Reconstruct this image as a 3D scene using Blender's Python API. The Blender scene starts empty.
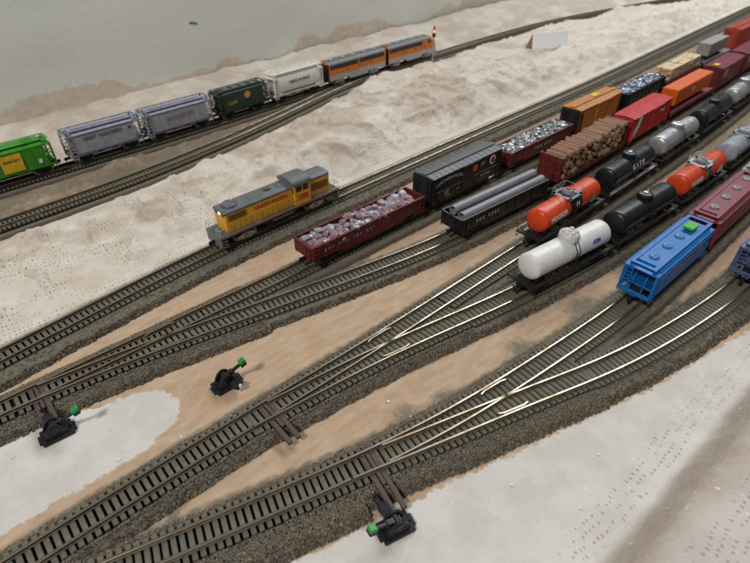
import bpy, bmesh, math, random
import numpy as np
from mathutils import Matrix, Vector
random.seed(7); RNG = np.random.default_rng(7)
SC = bpy.context.scene; COL = SC.collection
R = math.radians
# one Blender unit is one centimetre; z = 0 is the top of the rails
SC.unit_settings.system = 'METRIC'; SC.unit_settings.scale_length = 0.01

# ------------------------------------------------------------------ camera
PITCH, ROLL = 0.660639, -0.00572
fw = Vector((0, math.cos(PITCH), -math.sin(PITCH))); rt = Vector((1, 0, 0)); up = rt.cross(fw)
r2 = math.cos(ROLL)*rt + math.sin(ROLL)*up; u2 = -math.sin(ROLL)*rt + math.cos(ROLL)*up
cam = bpy.data.cameras.new('camera'); cam.sensor_width = 36; cam.lens = 25.0
cam.clip_start = 0.5; cam.clip_end = 1500
cam.dof.use_dof = True; cam.dof.focus_distance = 27; cam.dof.aperture_fstop = 0.17
camo = bpy.data.objects.new('camera', cam); COL.objects.link(camo); SC.camera = camo
m = Matrix(((r2.x, u2.x, -fw.x, 0), (r2.y, u2.y, -fw.y, 0), (r2.z, u2.z, -fw.z, 18.8945), (0, 0, 0, 1)))
camo.matrix_world = m
# ------------------------------------------------------------------ room light (indoors: two ceiling lamps and bounced light)
W = bpy.data.worlds.new('World'); SC.world = W; W.use_nodes = True
bgn = W.node_tree.nodes['Background']; bgn.inputs[0].default_value = (0.93, 0.97, 1.0, 1); bgn.inputs[1].default_value = 0.12
def area(name, loc, target, size, sy, power, col):
    l = bpy.data.lights.new(name, 'AREA'); l.shape = 'RECTANGLE'; l.size = size; l.size_y = sy; l.energy = power; l.color = col
    o = bpy.data.objects.new(name, l); COL.objects.link(o); o.location = loc
    o.rotation_euler = (Vector(target) - Vector(loc)).to_track_quat('-Z', 'Y').to_euler(); return o
area('ceiling_lamp', (-85, -95, 170), (0, 30, 0), 30, 30, 300000, (1.0, 0.97, 0.92))
area('ceiling_lamp', (76, 146, 130), (8, 30, 0), 135, 40, 250000, (0.95, 0.98, 1.0))
SC.view_settings.view_transform = 'Standard'; SC.view_settings.look = 'None'
SC.view_settings.exposure = 0.0; SC.view_settings.gamma = 1.0
SC.render.engine = 'CYCLES'

# ------------------------------------------------------------------ materials
def nn(nt, t, **k):
    n = nt.nodes.new(t)
    for a, b in k.items(): setattr(n, a, b)
    return n
class G:
    """small node-graph helper"""
    def __init__(s, name):
        s.m = bpy.data.materials.new(name); s.m.use_nodes = True; s.nt = s.m.node_tree
        s.b = s.nt.nodes['Principled BSDF']
    def L(s, a, b): s.nt.links.new(a, b)
    def co(s): 
        return nn(s.nt, 'ShaderNodeTexCoord').outputs['Object']
    def noise(s, scale, detail=3, rough=.55, co=None, dist=0.0):
        n = nn(s.nt, 'ShaderNodeTexNoise'); n.inputs['Scale'].default_value = scale; n.inputs['Detail'].default_value = detail
        n.inputs['Roughness'].default_value = rough; n.inputs['Distortion'].default_value = dist
        s.L(co if co is not None else s.co(), n.inputs['Vector']); return n.outputs['Fac']
    def ramp(s, fac, stops):
        r = nn(s.nt, 'ShaderNodeValToRGB'); e = r.color_ramp.elements
        while len(e) < len(stops): e.new(.5)
        for i, (p, c) in enumerate(stops):
            e[i].position = p; e[i].color = (*c, 1) if len(c) == 3 else c
        s.L(fac, r.inputs[0]); return r.outputs[0]
    def mix(s, fac, a, b, mode='MIX'):
        x = nn(s.nt, 'ShaderNodeMix', data_type='RGBA', blend_type=mode)
        for sock, v in ((x.inputs[0], fac), (x.inputs[6], a), (x.inputs[7], b)):
            if isinstance(v, (int, float)): sock.default_value = v
            elif isinstance(v, tuple): sock.default_value = (*v, 1)
            else: s.L(v, sock)
        return x.outputs[2]
    def math(s, op, a, b=0.0, c=None):
        x = nn(s.nt, 'ShaderNodeMath', operation=op)
        for i, v in enumerate((a, b) if c is None else (a, b, c)):
            if isinstance(v, (int, float)): x.inputs[i].default_value = v
            else: s.L(v, x.inputs[i])
        return x.outputs[0]
    def rng(s, v, a, b, c=0.0, d=1.0):
        x = nn(s.nt, 'ShaderNodeMapRange'); x.interpolation_type = 'SMOOTHSTEP'
        s.L(v, x.inputs[0])
        for i, q in enumerate((a, b, c, d)): x.inputs[i+1].default_value = q
        return x.outputs[0]
    def attr(s, n): 
        return nn(s.nt, 'ShaderNodeAttribute', attribute_name=n).outputs['Fac']
    def bump(s, h, strength=.3, dist=.05):
        b = nn(s.nt, 'ShaderNodeBump'); b.inputs['Strength'].default_value = strength; b.inputs['Distance'].default_value = dist
        s.L(h, b.inputs['Height']); s.L(b.outputs[0], s.b.inputs['Normal'])
    def set(s, **k):
        for n, v in k.items():
            i = s.b.inputs[{'col': 'Base Color', 'rough': 'Roughness', 'metal': 'Metallic', 'spec': 'Specular IOR Level', 'ec': 'Emission Color', 'es': 'Emission Strength', 'coat': 'Coat Weight', 'trans':'Transmission Weight'}[n]]
            if isinstance(v, (int, float)): i.default_value = v
            elif isinstance(v, tuple): i.default_value = (*v, 1)
            else: s.L(v, i)
MATS = {}
def paint(name, col, rough=.45, metal=0.0, var=.22, dirt=.25, sc=2.2, spec=.36):
    """moulded and painted plastic: uneven tone, a little dust and grime"""
    if name in MATS: return MATS[name]
    g = G(name); n1 = g.noise(sc, 4, .6); n2 = g.noise(sc*9, 2, .6)
    lo = tuple(c*(1-var) for c in col); hi = tuple(min(1, c*(1+var*.7)) for c in col)
    c = g.ramp(n1, [(.3, lo), (.7, hi)])
    d = g.math('MULTIPLY', g.rng(n2, .52, .75), dirt)
    lum = sum(col)/3; dc = (.30, .27, .23) if lum < .25 else (.16, .13, .10)
    g.set(col=g.mix(d, c, dc), rough=g.rng(n1, .2, .8, rough*.85, min(1, rough*1.3)), metal=metal, spec=spec)
    g.bump(n2, .12, .01); MATS[name] = g.m; return g.m
def plain(name, col, rough=.5, metal=0.0, ec=None, es=0):
    if name in MATS: return MATS[name]
    g = G(name); g.set(col=col, rough=rough, metal=metal)
    if ec: g.set(ec=ec, es=es)
    MATS[name] = g.m; return g.m

# ------------------------------------------------------------------ mesh builder
class MB:
    def __init__(s): s.v = []; s.f = []; s.mi = []; s.cur = 0
    def add(s, vs, fs):
        b = len(s.v); s.v += [tuple(v) for v in vs]; s.f += [tuple(i+b for i in f) for f in fs]; s.mi += [s.cur]*len(fs); return s
    def box(s, x0, x1, y0, y1, z0, z1, M=None):
        vs = [(x, y, z) for x in (x0, x1) for y in (y0, y1) for z in (z0, z1)]
        if M is not None: vs = [M @ Vector(v) for v in vs]
        return s.add(vs, [(0,1,3,2), (4,6,7,5), (0,4,5,1), (2,3,7,6), (0,2,6,4), (1,5,7,3)])
    def bar(s, a, b, w, h=None):
        h = h or w; a = Vector(a); b = Vector(b); d = b-a; q = d.to_track_quat('X', 'Z').to_matrix().to_4x4(); q.translation = a
        return s.box(0, d.length, -w/2, w/2, -h/2, h/2, q)
    def prism(s, prof, x0, x1, x0b=None, x1b=None):
        """(y,z) outline pushed along x"""
        n = len(prof); vs = [(x0, y, z) for y, z in prof] + [(x1, y, z) for y, z in prof]
        fs = [(i, (i+1) % n, (i+1) % n + n, i+n) for i in range(n)] + [tuple(range(n-1, -1, -1)), tuple(range(n, 2*n))]
        return s.add(vs, fs)
    def loft(s, secs, cap=True):
        n = len(secs[0]); vs = [v for q in secs for v in q]; fs = []
        for k in range(len(secs)-1):
            for i in range(n): fs.append((k*n+i, k*n+(i+1) % n, (k+1)*n+(i+1) % n, (k+1)*n+i))
        if cap: fs += [tuple(range(n-1, -1, -1)), tuple(range((len(secs)-1)*n, len(secs)*n))]
        return s.add(vs, fs)
    def cyl(s, a, b, r, r1=None, n=12):
        r1 = r if r1 is None else r1; a = Vector(a); b = Vector(b); q = (b-a).to_track_quat('Z', 'Y').to_matrix()
        return s.loft([[p + q @ Vector((math.cos(t)*rr, math.sin(t)*rr, 0)) for t in [2*math.pi*i/n for i in range(n)]] for p, rr in ((a, r), (b, r1))])
    def lathe(s, prof, c, axis='X', n=20):
        secs = []
        for h, r in prof:
            q = []
            for i in range(n):
                t = 2*math.pi*i/n; a, b = math.cos(t)*max(r, 1e-4), math.sin(t)*max(r, 1e-4)
                q.append((c[0]+h, c[1]+a, c[2]+b) if axis == 'X' else (c[0]+a, c[1]+b, c[2]+h))
            secs.append(q)
        return s.loft(secs)
    def tube(s, pts, r, n=6):
        for a, b in zip(pts, pts[1:]): s.cyl(a, b, r, n=n)
        return s
    def mesh(s, name, mats, smooth=None, bevel=0):
        me = bpy.data.meshes.new(name); me.from_pydata(s.v, [], s.f)
        bm = bmesh.new(); bm.from_mesh(me); 
        for f, i in zip(bm.faces, s.mi): f.material_index = i
        bmesh.ops.recalc_face_normals(bm, faces=bm.faces)
        if bevel:
            es = [e for e in bm.edges if len(e.link_faces) == 2 and e.calc_face_angle(0) > .5]
            bmesh.ops.bevel(bm, geom=es, offset=bevel, segments=1, affect='EDGES', clamp_overlap=True)
        bm.to_mesh(me); bm.free()
        for mt in (mats if isinstance(mats, (list, tuple)) else [mats]): me.materials.append(mt)
        if smooth:
            me.polygons.foreach_set('use_smooth', [True]*len(me.polygons)); me.set_sharp_from_angle(angle=R(smooth))
        me.update(); return me
    def build(s, name, mats, parent=None, smooth=None, bevel=0):
        return put(name, s.mesh(name, mats, smooth, bevel), parent)
def put(name, me, parent=None, loc=None, rot=None, scale=None):
    o = bpy.data.objects.new(name, me); COL.objects.link(o); o.parent = parent
    if loc: o.location = loc
    if rot: o.rotation_euler = rot
    if scale: o.scale = scale
    return o
def tag(o, label=None, cat=None, group=None, kind=None):
    if label: o['label'] = label
    if cat: o['category'] = cat
    if group: o['group'] = group
    if kind: o['kind'] = kind
    return o
def thing(name, label, cat, loc=(0, 0, 0), rz=0, group=None):
    o = bpy.data.objects.new(name, None); COL.objects.link(o); o.empty_display_size = .5
    o.location = loc; o.rotation_euler = (0, 0, rz); return tag(o, label, cat, group)
def text(body, mat, parent, x, y, z, size, face=-1, align='CENTER', name='lettering', bold=1.0, rot=0, arc=None):
    cu = bpy.data.curves.new('t', 'FONT'); cu.body = body; cu.size = size; cu.align_x = align; cu.align_y = 'CENTER'; cu.extrude = .004; cu.offset = .006*bold
    cu.resolution_u = 2
    o = bpy.data.objects.new('t', cu); COL.objects.link(o); dg = bpy.context.evaluated_depsgraph_get(); dg.update()
    me = bpy.data.meshes.new_from_object(o.evaluated_get(dg)); bpy.data.objects.remove(o); bpy.data.curves.remove(cu)
    me.materials.clear(); me.materials.append(mat); me.name = name
    if arc:
        for v in me.vertices: v.co.y += -arc*(v.co.x**2)
    return put(name, me, parent, (x, y, z), (R(90), rot, 0 if face < 0 else R(180)))

# ------------------------------------------------------------------ numpy noise for relief
_lat = RNG.random((257, 257))
def vnoise(x, y):
    x = np.asarray(x, float); y = np.asarray(y, float)
    xi = np.floor(x).astype(int); yi = np.floor(y).astype(int); fx = x-xi; fy = y-yi
    fx = fx*fx*(3-2*fx); fy = fy*fy*(3-2*fy); a = lambda i, j: _lat[i % 256, j % 256]
    return (a(xi, yi)*(1-fx)+a(xi+1, yi)*fx)*(1-fy)+(a(xi, yi+1)*(1-fx)+a(xi+1, yi+1)*fx)*fy
def fbm(x, y, o=4):
    s = 0; w = 1; t = 0
    for k in range(o): s = s+w*vnoise(x*2**k+17.3*k, y*2**k+5.1*k); t += w; w *= .5
    return s/t
def sstep(a, b, x): t = np.clip((x-a)/(b-a), 0, 1); return t*t*(3-2*t)

# ------------------------------------------------------------------ track centre lines (cm)
def catmull(P, step=.2):
    P = np.array(P, float); P = np.vstack([2*P[0]-P[1], P, 2*P[-1]-P[-2]]); out = []
    for i in range(1, len(P)-2):
        n = max(2, int(np.linalg.norm(P[i+1]-P[i])/step))
        for k in range(n):
            t = k/n; a, b, c, d = P[i-1:i+3]
            out.append(.5*(2*b+(c-a)*t+(2*a-5*b+4*c-d)*t*t+(3*b-a-3*c+d)*t**3))
    out.append(P[-2]); return np.array(out)
def gsmooth(Q, sig, step=.2):
    k = int(3*sig/step); w = np.exp(-.5*(np.arange(-k, k+1)*step/sig)**2); w /= w.sum()
    pre = Q[0]+(Q[0]-Q[1:k+1])[::-1]; post = Q[-1]+(Q[-1]-Q[-k-1:-1])[::-1]
    E_ = np.vstack([pre, Q, post]); return np.stack([np.convolve(E_[:, j], w, 'valid') for j in (0, 1)], 1)
def resample(Q, step=.2):
    d = np.r_[0, np.cumsum(np.linalg.norm(np.diff(Q, axis=0), axis=1))]; s = np.arange(0, d[-1], step)
    return np.stack([np.interp(s, d, Q[:, j]) for j in (0, 1)], 1)
class Path:
    def __init__(s, pts, sig=2.5, raw=False):
        Q = np.array(pts, float) if raw else gsmooth(resample(catmull(pts)), sig)
        s.Q = resample(Q); s.T = np.gradient(s.Q, axis=0); s.T /= np.linalg.norm(s.T, axis=1)[:, None]
        s.T = gsmooth(s.T, .6); s.T /= np.linalg.norm(s.T, axis=1)[:, None]
        s.len = .2*(len(s.Q)-1); s.ss = np.arange(len(s.Q))*.2
    def at(s, d, lat=0.0):
        p = np.array([np.interp(d, s.ss, s.Q[:, j]) for j in (0, 1)]); t = s.tan(d)
        return p+np.array([-t[1], t[0]])*lat
    def tan(s, d):
        t = np.array([np.interp(d, s.ss, s.T[:, j]) for j in (0, 1)]); return t/np.linalg.norm(t)
    def near(s, p): return s.ss[np.argmin(((s.Q-np.array(p))**2).sum(1))]
    def ang(s, d): t = s.tan(d); return math.atan2(t[1], t[0])
P1 = Path([(-24, 12.7), (-18.89, 18.51), (-14.69, 23.31), (-10.9, 27.5), (-2.62, 35.41), (2.12, 39.95), (7.83, 45.45), (19.37, 56.31), (26.7, 63.22), (43.5, 79.9), (68, 104.3), (90, 126)])
P2 = Path([(-22.5, 10.5), (-16.95, 15.27), (-6.55, 24.26), (-4.36, 26.17), (3.1, 32.8), (9.5, 38.7), (17.3, 45.85), (23.5, 51.6), (30.95, 58.6), (39.7, 67), (45.1, 72.1), (70, 95.5), (90, 114)])
P3 = Path([(-22.5, 10.5), (-16.95, 15.27), (-13.6, 17.75), (-7.2, 21.6), (.95, 26.5), (4.9, 29.2), (12.3, 35.2), (20.8, 43.2), (27.4, 49.6), (35.7, 57.4), (41.6, 63.2), (66, 86.7), (90, 110)])
P4 = Path([(-19, 2.6), (-12.9, 8.1), (-9.75, 10.95), (-7.5, 12.85), (-1.94, 17.56), (.96, 20.1), (7.1, 25.6), (10.0, 28.2), (15.7, 33.4), (22.2, 39.3), (28.3, 45.0), (34.3, 50.8), (60, 76), (80, 95.5)])
P5 = Path([(-19, 2.6), (-12.9, 8.1), (-9.75, 10.95), (-7.5, 12.85), (-4.9, 14.95), (-2.35, 16.75), (.97, 19.0), (6.4, 22.15), (8.5, 23.5), (14.3, 27.5), (20.7, 32.6), (26.7, 37.7), (33, 43.4), (60, 69), (80, 88)])
P6 = Path([(-16, 4.9), (-9.4, 8.01), (-4.66, 10.27), (-.47, 12.28), (3.1, 14.3), (6.4, 16.5), (11.1, 19.9), (14.3, 22.35), (19.6, 27.0), (27, 33.7), (35, 41.2), (60, 65), (80, 84)], 2.0)
P7 = Path([(-16, 4.9), (-9.4, 8.01), (-4.66, 10.27), (-.47, 12.28), (2.6, 13.65), (6.5, 15.45), (10.9, 17.35), (12.1, 17.95), (15.85, 20.1), (20.6, 23.3), (26, 27.6), (32, 33), (55, 55), (70, 70)], 1.6)
P8 = Path([(-36, 30.5), (-29.5, 36.9), (-25.5, 40.75), (-21.2, 44.95), (-16.3, 49.75), (-11.6, 54.75), (-6.2, 60.25), (.7, 67.15), (7.7, 74.15), (17.7, 84), (24.8, 90.6), (32.2, 96.5), (40, 101.9), (52, 109.7), (70, 121)])
P9 = Path([(-34, 23), (-30, 27.2), (-26.1, 31.3), (-23.2, 34.2), (-20, 37.6), (-17.6, 40.5), (-14.1, 45.2), (-11, 49.8), (-8.2, 54.3), (-5.0, 59.5), (-1.6, 64.3), (3, 69.45), (7.7, 74.15), (12, 78.4)])
def share(A, Bp, pt, rev=False):
    """branch B uses exactly A's line on the stem side of the points"""
    sb = Bp.near(pt); idx = int(sb/.2); Q = Bp.Q.copy()
    for i in range(len(Q)):
        if (i <= idx) != rev: Q[i] = A.Q[np.argmin(((A.Q-Q[i])**2).sum(1))]
    return Path(gsmooth(resample(Q), .9), raw=True)
PT23, PT45, PT67, PT89 = (-16.0, 16.1), (-4.9, 14.9), (-.2, 12.4), (2.0, 68.5)
P3 = share(P2, P3, PT23); P5 = share(P4, P5, PT45); P7 = share(P6, P7, PT67); P9 = share(P8, P9, PT89, True)
ALL = [P1, P2, P3, P4, P5, P6, P7, P8, P9]
def tdist(x, y, paths=ALL):
    """distance from each point to the nearest track centre"""
    d = np.full(len(x), 1e9)
    for p in paths:
        Q = p.Q[::4]
        for i in range(0, len(x), 40000):
            sl = slice(i, i+40000)
            q = ((x[sl, None]-Q[None, :, 0])**2+(y[sl, None]-Q[None, :, 1])**2).min(1); d[sl] = np.minimum(d[sl], q)
    return np.sqrt(d)
def polysd(x, y, P):
    """signed distance to a polygon, positive inside"""
    P = np.array(P, float); n = len(P); d = np.full(len(x), 1e9); ins = np.zeros(len(x), bool)
    for i in range(n):
        a = P[i]; b = P[(i+1) % n]; e = b-a; t = np.clip(((x-a[0])*e[0]+(y-a[1])*e[1])/(e@e), 0, 1)
        d = np.minimum(d, np.hypot(x-a[0]-t*e[0], y-a[1]-t*e[1]))
        c = ((a[1] > y) != (b[1] > y)) & (x < (b[0]-a[0])*(y-a[1])/(b[1]-a[1]+1e-12)+a[0]); ins ^= c
    return np.where(ins, d, -d)

# ------------------------------------------------------------------ terrain: one relief sheet (painted board, plaster hills)
Q2 = math.sqrt(.5)
def build_terrain():
    us = np.r_[np.arange(-22, -2, .3), np.arange(-2, 62, .17), np.arange(62, 150, .45)]; vs = np.r_[np.arange(-40, -10, .6), np.arange(-10, 2, .2), np.arange(2, 27, .3), np.arange(27, 44, .14), np.arange(44, 57.9, .28)]
    U, V = np.meshgrid(us, vs, indexing='ij'); sh = U.shape; u = U.ravel(); v = V.ravel(); x = (u-v)*Q2; y = (u+v)*Q2
    td = tdist(x, y); td1 = tdist(x, y, [P1]); td89 = tdist(x, y, [P8, P9]); tdR = tdist(x, y, [P6, P7])
    v1 = np.interp(u, (P1.Q[:, 0]+P1.Q[:, 1])*Q2, (P1.Q[:, 1]-P1.Q[:, 0])*Q2)
    v8 = np.interp(u, (P8.Q[:, 0]+P8.Q[:, 1])*Q2, (P8.Q[:, 1]-P8.Q[:, 0])*Q2)
    v9 = np.interp(u, (P9.Q[:, 0]+P9.Q[:, 1])*Q2, (P9.Q[:, 1]-P9.Q[:, 0])*Q2)
    sig1 = v-v1
    rise = sstep(1.25, 2.6, td)                                   # ground comes up only clear of the roadbeds
    hill = (sig1 > 0)*(.22+.5*sstep(1.2, 6, sig1)) 
    hill += (sig1 > 0)*(1.9*np.exp(-((u-47)/13)**2-((v-34.3)/4.2)**2)+1.5*np.exp(-((u-92)/16)**2-((v-34)/5)**2)+.7*np.exp(-((u-24)/9)**2-((v-32.5)/3)**2))
    hill += (sig1 > 0)*((fbm(u*.16, v*.22)-.45)*1.9+(fbm(u*.5+4, v*.55)-.5)*.55)*sstep(1.3, 5, sig1)
    hill = hill*sstep(1.2, 3.4, td89)*(.35+.65*rise)*(sig1 > 0)
    edge1 = .27*sstep(.95, 1.25, sig1)*(sig1 < 6)*(1-sstep(1, 5, sig1))
    back = sstep(1.4, 10.5, v-v8)*(1.7+.9*(fbm(u*.3, v*.3)-.5))*sstep(1.3, 3, td89)*(v > v8)
    vr = np.interp(u, [0, 8, 12, 19, 26, 34, 60], [2.0, 1.4, .5, -.2, -.9, -2.0, -6])+.35*(fbm(u*.5, v*0)-.5)
    k = vr-v
    right = np.where(k > 0, .95*sstep(0, .55, k)*.35+1.5*sstep(.2, 1.25, k)+.22*np.clip(k-1, 0, 12)+.35*(fbm(u*.35, v*.35)-.5)*sstep(.5, 3, k)+.28*(fbm(u*1.6, v*1.6, 3)-.5)*sstep(.1, .6, k), 0)
    z = -.65+np.where(v > v8, back, np.maximum(hill, edge1*1.0))+right
    z += (fbm(u*.7, v*.7)-.5)*.12*sstep(1.4, 3, td)*((sig1 > 1)+(k > -4)*.5)+(fbm(u*3, v*3, 2)-.5)*.03
    # overlapping rectangles of plaster cloth lying on the hill
    for (c, w, h, a, t) in [((-15.5, 33.1), 2.1, 4.4, .62, .34), ((-12.0, 35.6), 2.6, 3.0, .9, .20), ((-20, 26.8), 3, 5, .75, .10), ((-16.5, 27.2), 4.5, 2.2, .95, .09), ((-6.5, 41.5), 3, 5.0, .7, .16), ((-9.0, 37.5), 2.4, 2.6, .5, .12), ((1.5, 46.5), 5, 3.2, .85, .14), ((3.5, 53), 4, 5, .5, .16), ((8.5, 52.5), 4, 4, .95, .15), ((14.5, 60), 4, 5, .9, .17), ((19, 62), 5, 3, .6, .14), ((27, 70), 6, 5, .8, .18), ((14, 11), 3.5, 3, .9, .08)]:
        dx = (x-c[0])*math.cos(a)+(y-c[1])*math.sin(a); dy = -(x-c[0])*math.sin(a)+(y-c[1])*math.cos(a)
        z += t*(1-sstep(.0, .17, np.maximum(np.abs(dx)-w/2, np.abs(dy)-h/2)+.5*(fbm(x*1.1, y*1.1)-.5)))*sstep(1.1, 1.6, td)
    rid = 1-np.abs(2*fbm(u*.42+31, v*.36+7, 4)-1); z += (.75*sstep(.80, 1.0, rid)-.1)*.42*sstep(1.5, 3.5, td)*(sig1 > 0)*(v < v8)
    # colour fields
    pl = np.maximum.reduce([sig1-1.0, polysd(x, y, [(-30, 8), (-16.9, 14.2), (-15.6, 14.9), (-14.3, 15.3), (-13.0, 15.7), (-11.4, 16.6), (-10.2, 16.7), (-9.3, 16.1), (-9.0, 14.9), (-9.9, 13.4), (-12.4, 11.2), (-14.6, 9.3), (-24, 0)]),
        polysd(x, y, [(-14, 3.2), (-4.0, 8.25), (-1.7, 9.3), (.5, 10.4), (3.1, 11.75), (7.3, 13.75), (12.8, 16.3), (20.7, 20.9), (45, 43), (90, 70), (60, -60), (-40, -30)])])
    spray = 1-sstep(1.3, 1.75, td)
    for (px, py, r) in [(1.5, 15.0, 1.0), (3.3, 16.0, .9), (12.2, 22.2, 2.0), (16.5, 26, 2.2), (7.6, 19.2, 1.2), (13.5, 31.5, 1.5), (-4.5, 22.5, .8)]:
        spray = np.maximum(spray, .95*np.exp(-((x-px)**2+(y-py)**2)/r**2))
    spray = np.maximum(spray, sstep(26, 48, y)*.75*(sig1 < 0))
    stain = np.where(k > -.6, np.clip(sstep(-.1, .5, k+.5*(fbm(u*.8, v*.8)-.5))*(1-.72*sstep(1.0, 2.6, k+1.6*(fbm(u*.45+5, v*.45)-.5)))*(.6+.8*fbm(u*1.9, v*1.9)), .34*sstep(.5, 1.6, k), 1), 0)*sstep(6, 9, u)
    stain = np.maximum(stain, .75*(v > v8)*(1-sstep(0, 9, v-v8)*.55)*sstep(.45, .62, fbm(u*.25+9, v*.5)))
    stain = np.maximum(stain, .62*sstep(.46, .66, fbm(u*.26+3, v*.3+8))*sstep(1.5, 4.5, sig1)*(u < 75))
    bl = lambda uc, vc, su, sv: np.exp(-((u-uc)/su)**2-((v-vc)/sv)**2)
    cloth = np.maximum.reduce([bl(44, 33, 9, 4.5), .95*bl(31, 30.5, 6, 2.5), bl(16, 35.5, 6, 2.6), .8*bl(6, 33, 9, 2.2), bl(58, 33, 9, 4), .9*bl(95, 36, 22, 5), .55*(sig1 > 2), .95*np.exp(-((sig1-1.55)/.55)**2)*(u < 36)])*(sig1 > .8)
    cloth = np.maximum(cloth, np.maximum(.9*np.exp(-((k+.7)/.75)**2)*sstep(8, 13, u), .92*sstep(1.3, 2.4, k)))
    gap = sstep(0, .5, v-v9+1.2)*sstep(0, .5, v8+1.0-v)*(u < 46); pl = np.where(gap > .5, -.8, pl); spray = np.maximum(spray, gap*(.85+.9*(fbm(u*.3, v*1.1)-.45)))
    nu, nv = sh; idx = np.arange(nu*nv).reshape(sh)
    F = np.stack([idx[:-1, :-1], idx[1:, :-1], idx[1:, 1:], idx[:-1, 1:]], -1).reshape(-1, 4)
    me = bpy.data.meshes.new('terrain'); me.from_pydata(np.stack([x, y, z], 1).tolist(), [], F.tolist())
    for n, a in (('plaster', pl), ('spray', spray), ('stain', stain), ('cloth', cloth), ('front', (sig1 < 0)*1.0)):
        me.attributes.new(n, 'FLOAT', 'POINT').data.foreach_set('value', a.astype(np.float32))
    me.polygons.foreach_set('use_smooth', [True]*len(me.polygons)); me.materials.append(M_terrain()); me.update()
    return tag(put('terrain', me), 'tan board and white plaster-cloth hills under the tracks', 'ground', kind='structure'), (u, v, z)
def M_terrain():
    g = G('board_and_plaster'); co = g.co()
    mp = nn(g.nt, 'ShaderNodeMapping'); mp.inputs['Rotation'].default_value = (0, 0, R(-40)); g.L(co, mp.inputs[0]); rc = mp.outputs[0]
    n1 = g.noise(.5, 5, .6, co); n2 = g.noise(2.6, 5, .65, co); n3 = g.noise(14, 3, .6, co)
    st = nn(g.nt, 'ShaderNodeMapping'); st.inputs['Scale'].default_value = (.5, 1.7, 1); g.L(rc, st.inputs[0]); nst = g.noise(1.6, 5, .6, st.outputs[0])
    tan = g.mix(g.rng(nst, .3, .72), (.43, .30, .195), (.53, .39, .275)); tan = g.mix(g.math('MULTIPLY', g.rng(n1, .5, .72), .55), tan, (.37, .235, .14))
    white = g.mix(g.rng(n1, .3, .7), (.565, .495, .41), (.66, .61, .54)); white = g.mix(g.attr('front'), white, g.mix(g.rng(n1, .35, .65), (.56, .525, .485), (.64, .612, .578))); white = g.mix(g.math('MULTIPLY', g.rng(n2, .5, .8), .4), white, (.52, .43, .35))
    white = g.mix(g.math('MULTIPLY', g.math('MULTIPLY', g.attr('stain'), g.rng(n3, .25, .7, .6, 1.1)), .8), white, g.mix(n2, (.27, .20, .145), (.45, .345, .265)))
    # rows of small open holes in the plaster cloth, where the plaster did not fill them
    wob = nn(g.nt, 'ShaderNodeVectorMath', operation='MULTIPLY_ADD'); nc = nn(g.nt, 'ShaderNodeTexNoise'); nc.inputs['Scale'].default_value = .35; nc.inputs['Detail'].default_value = 3
    g.L(co, nc.inputs['Vector']); g.L(nc.outputs['Color'], wob.inputs[0]); wob.inputs[1].default_value = (1.2, 1.2, 0); sq_ = nn(g.nt, 'ShaderNodeMapping'); sq_.inputs['Scale'].default_value = (1.0, .66, 1); g.L(rc, wob.inputs[2]); g.L(wob.outputs[0], sq_.inputs[0])
    vo = nn(g.nt, 'ShaderNodeTexVoronoi'); vo.voronoi_dimensions = '2D'; vo.inputs['Scale'].default_value = 4.1; vo.inputs['Randomness'].default_value = .26; g.L(sq_.outputs[0], vo.inputs['Vector'])
    sp = nn(g.nt, 'ShaderNodeSeparateColor'); g.L(vo.outputs['Color'], sp.inputs[0])
    reg = g.rng(g.math('ADD', g.attr('cloth'), g.math('MULTIPLY', g.math('SUBTRACT', g.noise(.45, 4, .65, rc), .5), 1.5)), .42, .74); keep = g.rng(g.math('ADD', sp.outputs[0], g.noise(1.1, 2, .5, co)), .62, 1.0)
    hole = g.math('MULTIPLY', g.math('MULTIPLY', g.rng(vo.outputs['Distance'], .185, .10), reg), keep)
    white = g.mix(g.math('MULTIPLY', hole, g.math('SUBTRACT', .8, g.math('MULTIPLY', g.attr('front'), .42))), white, (.19, .14, .105))
    edge = g.math('ADD', g.attr('plaster'), g.math('MULTIPLY', g.math('SUBTRACT', n2, .5), .9))
    base = g.mix(g.rng(edge, -.05, .06), tan, white)
    blob = g.math('MULTIPLY', g.rng(g.noise(1.7, 3, .5, co), .70, .73), g.rng(g.attr('plaster'), -2.2, -.6))
    base = g.mix(blob, base, (.70, .66, .60))
    sv = g.math('ADD', g.attr('spray'), g.math('MULTIPLY', g.math('SUBTRACT', n2, .5), .8))
    sm = g.math('MULTIPLY', g.rng(sv, .35, .95), g.rng(g.attr('plaster'), .5, -.1)); base = g.mix(g.math('MULTIPLY', sm, .8), base, (.125, .115, .085))
    g.set(col=base, rough=.85, spec=.25)
    h = g.math('ADD', g.math('MULTIPLY', n2, .5), g.math('MULTIPLY', n3, .25)); h = g.math('SUBTRACT', h, g.math('MULTIPLY', g.math('MULTIPLY', hole, g.rng(g.attr('plaster'), -.05, .1)), .8))
    h = g.math('ADD', h, g.math('MULTIPLY', g.noise(.9, 5, .6, co, .6), 1.2)); g.bump(h, .75, .11); return g.m
TERR, _t = build_terrain()

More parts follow.
